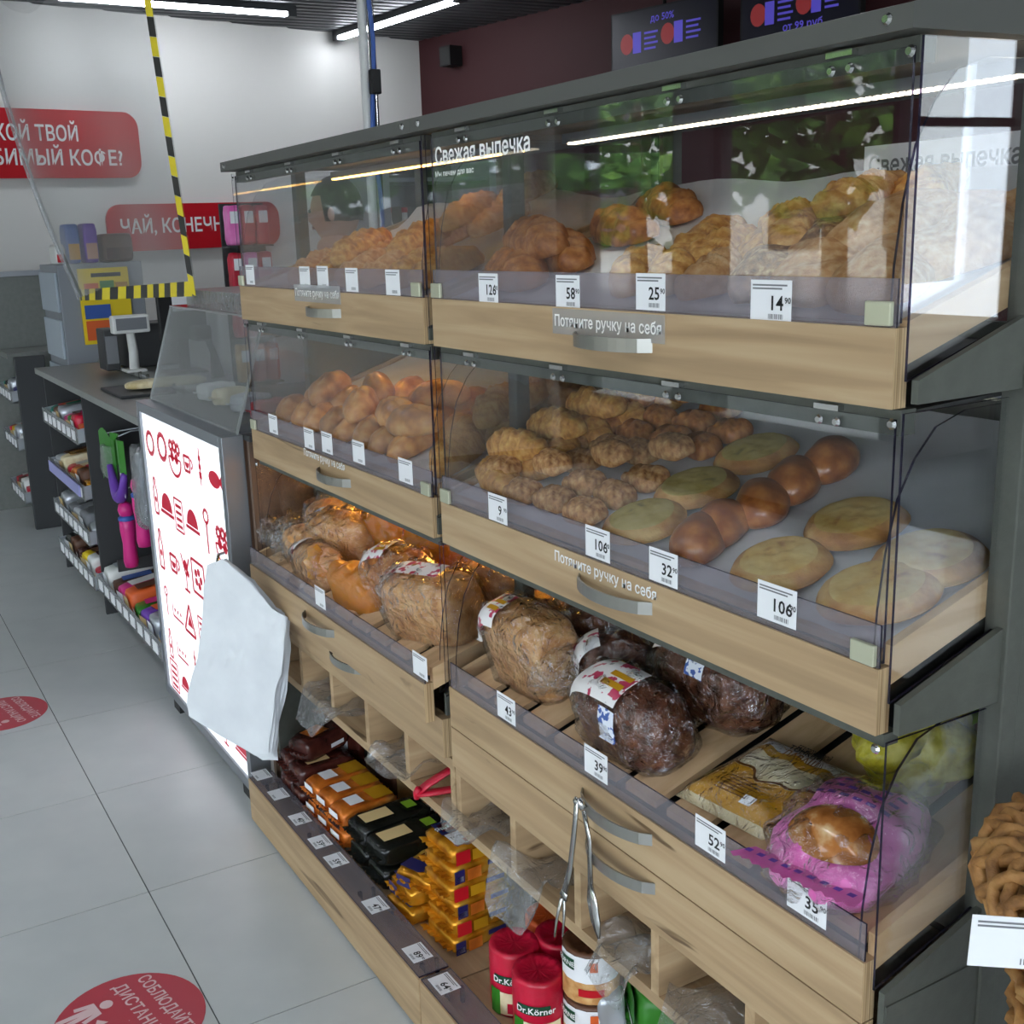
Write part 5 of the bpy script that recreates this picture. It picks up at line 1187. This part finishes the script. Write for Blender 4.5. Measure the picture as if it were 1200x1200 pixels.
# grey tower between the tills, with boxes on top and a yellow holder
tw = root('grey_cabinet', 'tall light grey metal cabinet with slotted front between the tills', 'cabinet', (1.3, 6.4, 0))
box('body', (1.09, 1.52, 6.12, 6.62, 0, 1.47), M['tower_grey'], tw, .004)
for k in range(6): box('slot_panel', (1.076, 1.09, 6.14, 6.60, .03+.24*k, .23+.24*k), M['tower_light'], tw, .004)
for k in range(3): v, f = screwv(1.3, 6.118, .5+.35*k, .01); mk('bolt', [(p[0], p[1], p[2]) for p in v], f, M['chrome'], tw)
yh = root('leaflet_holder', 'yellow leaflet holder with blue and orange cards on the grey cabinet', 'holder', (1.33, 6.1, 1.06))
box('backing', (1.185, 1.44, 6.10, 6.115, 1.06, 1.445), M['yellow'], yh)
for (x0, x1, z0, z1, m_) in ((1.21, 1.28, 1.31, 1.37, 'orange'), (1.29, 1.36, 1.31, 1.38, 'leaf_green'), (1.37, 1.43, 1.31, 1.37, 'mustard'), (1.20, 1.33, 1.19, 1.26, 'blue'), (1.20, 1.33, 1.08, 1.18, 'orange')): box('card', (x0, x1, 6.092, 6.099, z0, z1), M[m_], yh)
box('lettering_bar', (1.25, 1.40, 6.094, 6.099, 1.40, 1.42), M['black_print'], yh)
for (x0, x1, z1, m_, lab) in ((1.10, 1.15, .10, 'white_plastic', 'small white and red box on the grey cabinet'), (1.16, 1.23, .20, 'blue', 'blue book like box on the grey cabinet'), (1.25, 1.32, .20, 'purple', 'violet printed box on the grey cabinet'), (1.34, 1.50, .145, 'brown', 'brown box with light lettering on the grey cabinet')):
    pack('boxed_game', lab, 'boxes on the grey cabinet', ((x0+x1)/2, 6.25, 1.471), (x1-x0, .14, z1), m_, .05, [('f', .1, .9, .1, .5, {'white_plastic': 'sign_red', 'blue': 'mustard', 'purple': 'skin', 'brown': 'brown_wrap'}[m_])], seals=False, amp=.001)
# on the worktop
sc_ = root('scale_display', 'white scale display on a pole above the till worktop', 'scale', (1.16, 5.0, 1.019))
box('head', (1.085, 1.245, 4.97, 5.03, 1.185, 1.262), M['white_plastic'], sc_, .008); tube('pole', [(1.165, 5.0, 1.019), (1.168, 5.0, 1.10), (1.163, 5.0, 1.19)], [.022, .020, .018], M['white_plastic'], sc_, 12); box('screen', (1.10, 1.23, 4.966, 4.97, 1.20, 1.25), M['ash'], sc_); box('foot', (1.12, 1.21, 4.95, 5.05, 1.0185, 1.03), M['white_plastic'], sc_, .004)
pm_ = root('payment_terminal', 'black till terminal beside the scale pole', 'terminal', (1.3, 5.15, 1.018))
box('body', (1.07, 1.13, 5.1, 5.25, 1.0185, 1.20), M['panel_dark'], pm_, .006); box('screen', (1.075, 1.125, 5.096, 5.1, 1.05, 1.17), M['ash'], pm_); box('body', (1.18, 1.42, 5.15, 5.35, 1.0185, 1.21), M['panel_dark'], pm_, .006)
mo = root('till_monitor', 'black till monitor facing the cashier near the red snack stand', 'monitor', (1.5, 4.75, 1.018))
box('screen', (1.22, 1.42, 4.72, 4.75, 1.16, 1.36), M['black'], mo, .006); box('stand', (1.30, 1.34, 4.74, 4.78, 1.018, 1.2), M['black'], mo); box('foot', (1.24, 1.40, 4.70, 4.86, 1.0185, 1.03), M['black'], mo)
box('paper_note', (1.28, 1.36, 4.712, 4.718, 1.28, 1.35), M['paper'], mo)
sn = root('barcode_scanner', 'black scanner on a stand by the cable', 'scanner', (1.4, 4.5, 1.018)); tube('stem', [(1.38, 4.5, 1.019), (1.37, 4.5, 1.12), (1.34, 4.5, 1.20)], [.03, .014, .012], M['black'], sn); box('head', (1.29, 1.36, 4.46, 4.54, 1.17, 1.23), M['black'], sn, .01)
bo = root('wooden_tray', 'pale wooden cash tray lying on the till worktop', 'tray', (1.15, 4.45, 1.0)); v, f = domev(.16, .06, .02, 2.6, 3, base=.35); mk('tray', [(p[0]+1.14, p[1]+4.40, p[2]+1.019) for p in v], f, M['lavash'], bo, True)
mt = root('counter_mat', 'dark rubber mat on the till worktop', 'mat', (1.0, 4.5, 1.0)); box('mat', (.93, 1.14, 4.25, 4.6, 1.0005, 1.012), M['panel_dark'], mt, .004)
# red snack stand
rs = root('snack_stand', 'tall stand of red snack packets behind the clear snack case', 'stand', (1.36, 3.93, 1.018))
box('back', (1.28, 1.44, 3.985, 3.995, 1.0185, 1.68), M['panel_dark'], rs)
for k in range(4): box('shelf', (1.28, 1.44, 3.90, 3.985, 1.05+.16*k, 1.056+.16*k), M['panel_dark'], rs)
for k in range(4):
    for j in range(3):
        pack('snack_packet', '%s snack packet on shelf of the red snack stand' % ('dark red' if (k+j) % 3 else 'yellow'), 'packets on the red snack stand', (1.308+.052*j, 3.94, 1.057+.16*k), (.046, .05, .135), 'red_wrap' if (k+j) % 3 else ('mustard' if k < 2 else 'pink_wrap'), 0, [('f', .15, .85, .55, .85, 'paper')], seals=False, seed=k*3+j, amp=.004)
# drinks cooler behind the counter
ck = root('drinks_cooler', 'dark grey cooler with shelves of bottles behind the bakery display', 'cooler', (2.75, 5.6, 0))
box('body', (2.5, 3.15, 5.6, 5.64, 0, 1.9), M['panel_dark'], ck)
for x0 in (2.5, 3.11): box('side', (x0, x0+.04, 5.2, 5.6, 0, 1.9), M['tower_grey'], ck)
for k in range(5): box('shelf', (2.54, 3.11, 5.22, 5.6, .2+.4*k, .22+.4*k), M['tower_grey'], ck)
for k in range(4):
    for j in range(6):
        b_ = root('drink_bottle', 'pale drink bottle standing in the dark grey cooler', 'bottle', (2.6+.09*j, 5.35, .221+.4*k), 'bottles in the dark grey cooler')
        v, f = lathev([(.03, 0), (.034, .01), (.034, .15), (.014, .20), (.014, .235)], (2.6+.09*j, 5.35, .221+.4*k), 12); mk('body', v, f, M['white_plastic' if k > 2 else ('silver', 'teal', 'orange')[(j+k) % 3]], b_, True)
        v, f = lathev([(.016, .235), (.016, .26)], (2.6+.09*j, 5.35, .221+.4*k), 10); mk('cap', v, f, M['red_plastic'], b_, True)
# service pole with blue cable
q = P(430, 60, y=3.75); sp = root('service_pole', 'white service pole with a blue cable rising to the ceiling', 'pole', (q.x, q.y, 0))
tube('pole', [(q.x-.012, q.y, 0), (q.x-.012, q.y, 2.99)], .016, M['white_plastic'], sp, 12); tube('conduit', [(q.x+.02, q.y, 0), (q.x+.02, q.y, 2.99)], .012, M['chrome'], sp, 10)
tube('cable', [(q.x+.005+.01*math.sin(k*1.1), q.y-.022, .9+.1*k) for k in range(21)], .008, M['blue'], sp, 8)
box('junction_box', (q.x-.012, q.x+.025, q.y-.05, q.y-.024, 2.02, 2.10), M['black'], sp, .004)

# ------------------------------------------------------------------ hanging protective film with hazard tape
A0, B0 = P(95, 352, x=1.0), P(231, 347, x=1.0)
B1 = P(179, 4, x=1.0); dB = B1-B0; B1 = B0+dB*((2.9-B0.z)/dB.z)
A1 = P(-2, 40, y=5.35); dA = A1-A0; A1 = A0+dA*((2.9-A0.z)/dA.z)
fs = root('hanging_screen', 'clear plastic film hanging above the till edged with yellow black tape', 'screen', tuple((A0+B0)/2))
def scr(s, t):
    p = (A0*(1-s)+B0*s)*(1-t)+(A1*(1-s)+B1*s)*t
    w = .05*math.sin(s*7+t*2)*(1-s)+.02*math.sin(t*5)*(1-s); return p+Vector((-w, 0, 0))
v, f = gridv(scr, 30, 20); mk('film', v, f, M['screen_film'], fs, True)
def tape(fn, n, w):
    for k in range(n):
        q = [fn((k+a)/n, b) for a, b in ((.0, 0), (.98, 0), (1.18, 1), (.2, 1))]
        mk('tape_stripe', [tuple(Vector(p)+Vector((-.004, 0, 0))) for p in q], [[0, 1, 2, 3]], M['tape_yellow' if k % 2 == 0 else 'tape_black'], fs)
tape(lambda s, t: Vector(scr(.02+.96*min(s, 1), 0))+Vector((0, 0, .045*t)), 19, .04)
tape(lambda s, t: Vector(scr(1-.03*t, min(s, 1))), 26, .04)
edge = [scr(0.0, k/14) for k in range(15)]; tube('rolled_edge', edge, .012, M['bag_film'], fs, 8)
tube('hanger', [scr(0, 1), scr(.5, 1), scr(1, 1)], .008, M['silver'], fs, 8)
for s in (0.05, .95): p = Vector(scr(s, 1)); tube('cord', [p, p+Vector((0, 0, .1))], .003, M['silver'], fs, 6)

# ------------------------------------------------------------------ menu screens and speaker on the maroon side
def menu(u0, u1, v0, label, k):
    pl = COR+RN*.30
    a, b = PN(u0, v0, RN, pl), PN(u1, v0-30, RN, pl); zt = a.z+.06; h = .50; L = (b-a); L.z = 0; w = L.length; ux = L.normalized(); uz = Vector((0, 0, 1)); n = ux.cross(uz)
    r = root('menu_screen', label, 'screen', (a.x, a.y, zt-h), 'menu screens above the bakery')
    c0 = Vector((a.x, a.y, zt-h)); prism('casing', [c0, c0+ux*w, c0+ux*w+uz*h, c0+uz*h], -n*.05, M['black'], r)
    def qd(nm_, x0, x1, z0, z1, m_, e=.002): p = [c0+ux*w*x+uz*h*z+n*e for x, z in ((x0, z0), (x1, z0), (x1, z1), (x0, z1))]; return mk(nm_, p, [[0, 1, 2, 3]], M[m_], r)
    qd('display', .015, .985, .02, .98, 'screen_dark', .001)
    text('lettering', 'до 50%' if k == 0 else 'от 99 руб.', .055, M['screen_violet'], r, frame(c0+ux*w*(.5 if k == 0 else .55)+uz*h*(.86 if k == 0 else .52)+n*.003, ux, uz))
    for (x, z) in ((.16, .62), (.55, .66)):
        z = z if k == 0 else z+.08
        p = [c0+ux*(w*x+.05*math.cos(2*PI*i/16))+uz*(h*z+.06*math.sin(2*PI*i/16))+n*.0025 for i in range(16)]; mk('food_print', p, [list(range(16))], M['screen_red'], r)
        qd('drink_print', x+.06, x+.14, z-.12, z+.12, 'screen_violet', .003)
        for j in range(4): qd('text_line', x+.17, x+.30-.02*(j % 2), z+.08-.06*j, z+.105-.06*j, 'screen_violet', .003)
    tube('bracket', [c0+ux*w*.5+uz*h-n*.02, c0+ux*w*.5+uz*(3.0-c0.z)-n*.02], .012, M['black'], r)
menu(716, 842, 30, 'dark menu screen with violet prices nearer the back wall', 0); menu(868, 1010, 2, 'dark menu screen with violet prices further from the back wall', 1)
spk = PN(527, 66, RN, COR+RN*.08); so = root('wall_speaker', 'small black speaker on the dark maroon wall', 'speaker', tuple(spk))
b_ = [spk+RU*a+RN*c+Vector((0, 0, z)) for z in (-.07, .07) for a, c in ((-.06, -.07), (.06, -.07), (.06, .05), (-.06, .05))]; mk('casing', b_, BOXF, M['black'], so)
b_ = [spk+RU*a+RN*.053+Vector((0, 0, z)) for a, z in ((-.05, -.06), (.05, -.06), (.05, .06), (-.05, .06))]; mk('grille', b_, [[0, 1, 2, 3]], M['steel_dark'], so)

# ------------------------------------------------------------------ the cashier behind the display
pe = P(392, 208, y=4.05); PX, PY, PZ = pe.x, pe.y, pe.z
FD = Vector((-.75, .66, 0)).normalized(); SD = Vector((-FD.y, FD.x, 0))
person = root('person', 'person with short dark hair in a grey shirt behind the bakery display', 'person', (PX, PY, 0))
def bp_(f_, s_, z): return Vector((PX, PY, z))+FD*f_+SD*s_
S = PZ/1.77
sk = [(bp_(0, 0, .95*S), .15), (bp_(0, 0, 1.15*S), .14), (bp_(0, 0, 1.35*S), .16), (bp_(0, 0, 1.47*S), .095), (bp_(.01, 0, 1.58*S), .085),
      (bp_(0, .17, 1.41*S), .065), (bp_(.02, .24, 1.16*S), .05), (bp_(.06, .25, .93*S), .038), (bp_(.09, .25, .82*S), .036),
      (bp_(0, -.17, 1.41*S), .065), (bp_(.02, -.24, 1.16*S), .05), (bp_(.06, -.25, .93*S), .038), (bp_(.09, -.25, .82*S), .036),
      (bp_(0, .09, .88*S), .095), (bp_(.01, .10, .49*S), .062), (bp_(-.02, .10, .09), .045), (bp_(.12, .10, .035), .035),
      (bp_(0, -.09, .88*S), .095), (bp_(.01, -.10, .49*S), .062), (bp_(-.02, -.10, .09), .045), (bp_(.12, -.10, .035), .035)]
ed = [(0, 1), (1, 2), (2, 3), (3, 4), (2, 5), (5, 6), (6, 7), (7, 8), (2, 9), (9, 10), (10, 11), (11, 12), (0, 13), (13, 14), (14, 15), (15, 16), (0, 17), (17, 18), (18, 19), (19, 20)]
me = bpy.data.meshes.new('body'); me.from_pydata([tuple(p-Vector((PX, PY, 0))) for p, r_ in sk], ed, []); bo_ = bpy.data.objects.new('body', me); link(bo_)
sm = bo_.modifiers.new('skin', 'SKIN'); sm.use_smooth_shade = True; bo_.modifiers.new('sub', 'SUBSURF').levels = 2
for i, (p, r_) in enumerate(sk): me.skin_vertices[0].data[i].radius = (r_, r_*(.72 if i in (0, 1, 2) else 1)); me.skin_vertices[0].data[i].use_root = (i == 0)
dg = bpy.context.evaluated_depsgraph_get(); bm_ = bpy.data.meshes.new_from_object(bo_.evaluated_get(dg)); bpy.data.objects.remove(bo_)
# head joined into the body mesh: skull, jaw, nose, ears
def headpt(s, t):
    a, ph = 2*PI*s, PI*(t-.5); x = math.cos(ph)*math.cos(a); y = math.cos(ph)*math.sin(a); z = math.sin(ph)
    k = .098 if x < 0 else .094; jaw = 1-.22*max(0, -z)**1.2
    X_ = k*x*jaw+(.012 if (x > .93 and -.35 < z < .05) else 0); return bp_(X_+.008, .076*y*jaw, (1.64*S)+.124*z)-Vector((PX, PY, 0))
hv, hf = gridv(headpt, 24, 16)
for s_ in (-1, 1):
    ev, ef = gridv(lambda s, t: bp_(-.004+.018*math.cos(2*PI*s)*math.sin(PI*t), s_*(.074+.012*math.cos(PI*t)), 1.64*S+.032*math.sin(2*PI*s)*math.sin(PI*t))-Vector((PX, PY, 0)), 12, 5); hv, hf = merge((hv, hf), (ev, ef))
fv, ff = [], []
bmv = [tuple(v.co) for v in bm_.vertices]; bmf = [list(p.vertices) for p in bm_.polygons]
V, F = merge((bmv, bmf), (hv, hf))
fm_ = []
for q_ in F:
    z = sum(V[i][2] for i in q_)/len(q_); c = sum((Vector(V[i]) for i in q_), Vector())/len(q_); fwd = c.dot(FD)
    fm_.append(0 if z > 1.475*S or (abs(c.dot(SD)) > .2 and z < .92*S) else (2 if z < .93*S else 1))
W[person] = Vector((0, 0, 0)); bd = mk('body', V, F, None, person, True, mats=[M['skin'], M['shirt'], M['trousers']], fm=fm_)
def hairpt(s, t):
    a = 2*PI*s; lim = -.30 if math.cos(a) < .25 else .45; ph = lim+(PI/2-lim)*t
    return bp_(.104*math.cos(ph)*math.cos(a)+.002, .083*math.cos(ph)*math.sin(a), 1.650*S+.128*math.sin(ph)+.004*noise.noise(Vector((a*3, ph*5, 0))))-Vector((PX, PY, 0))
v, f = gridv(hairpt, 32, 12); mk('hair', v, f, M['hair'], person, True)
for s_ in (-1, 1):
    v, f = lathev([(.001, -.009), (.008, -.004), (.008, .004), (.001, .009)], tuple(bp_(.092, s_*.032, 1.652*S)-Vector((PX, PY, 0))), 10); mk('eye', v, f, M['eye'], person, True)
v, f = gridv(lambda s, t: bp_(.096-.008*abs(s-.5), .05*(s-.5), 1.585*S+.012*t)-Vector((PX, PY, 0)), 6, 2); mk('mouth', v, f, M['lip'], person, True)
W[person] = Vector((PX, PY, 0))
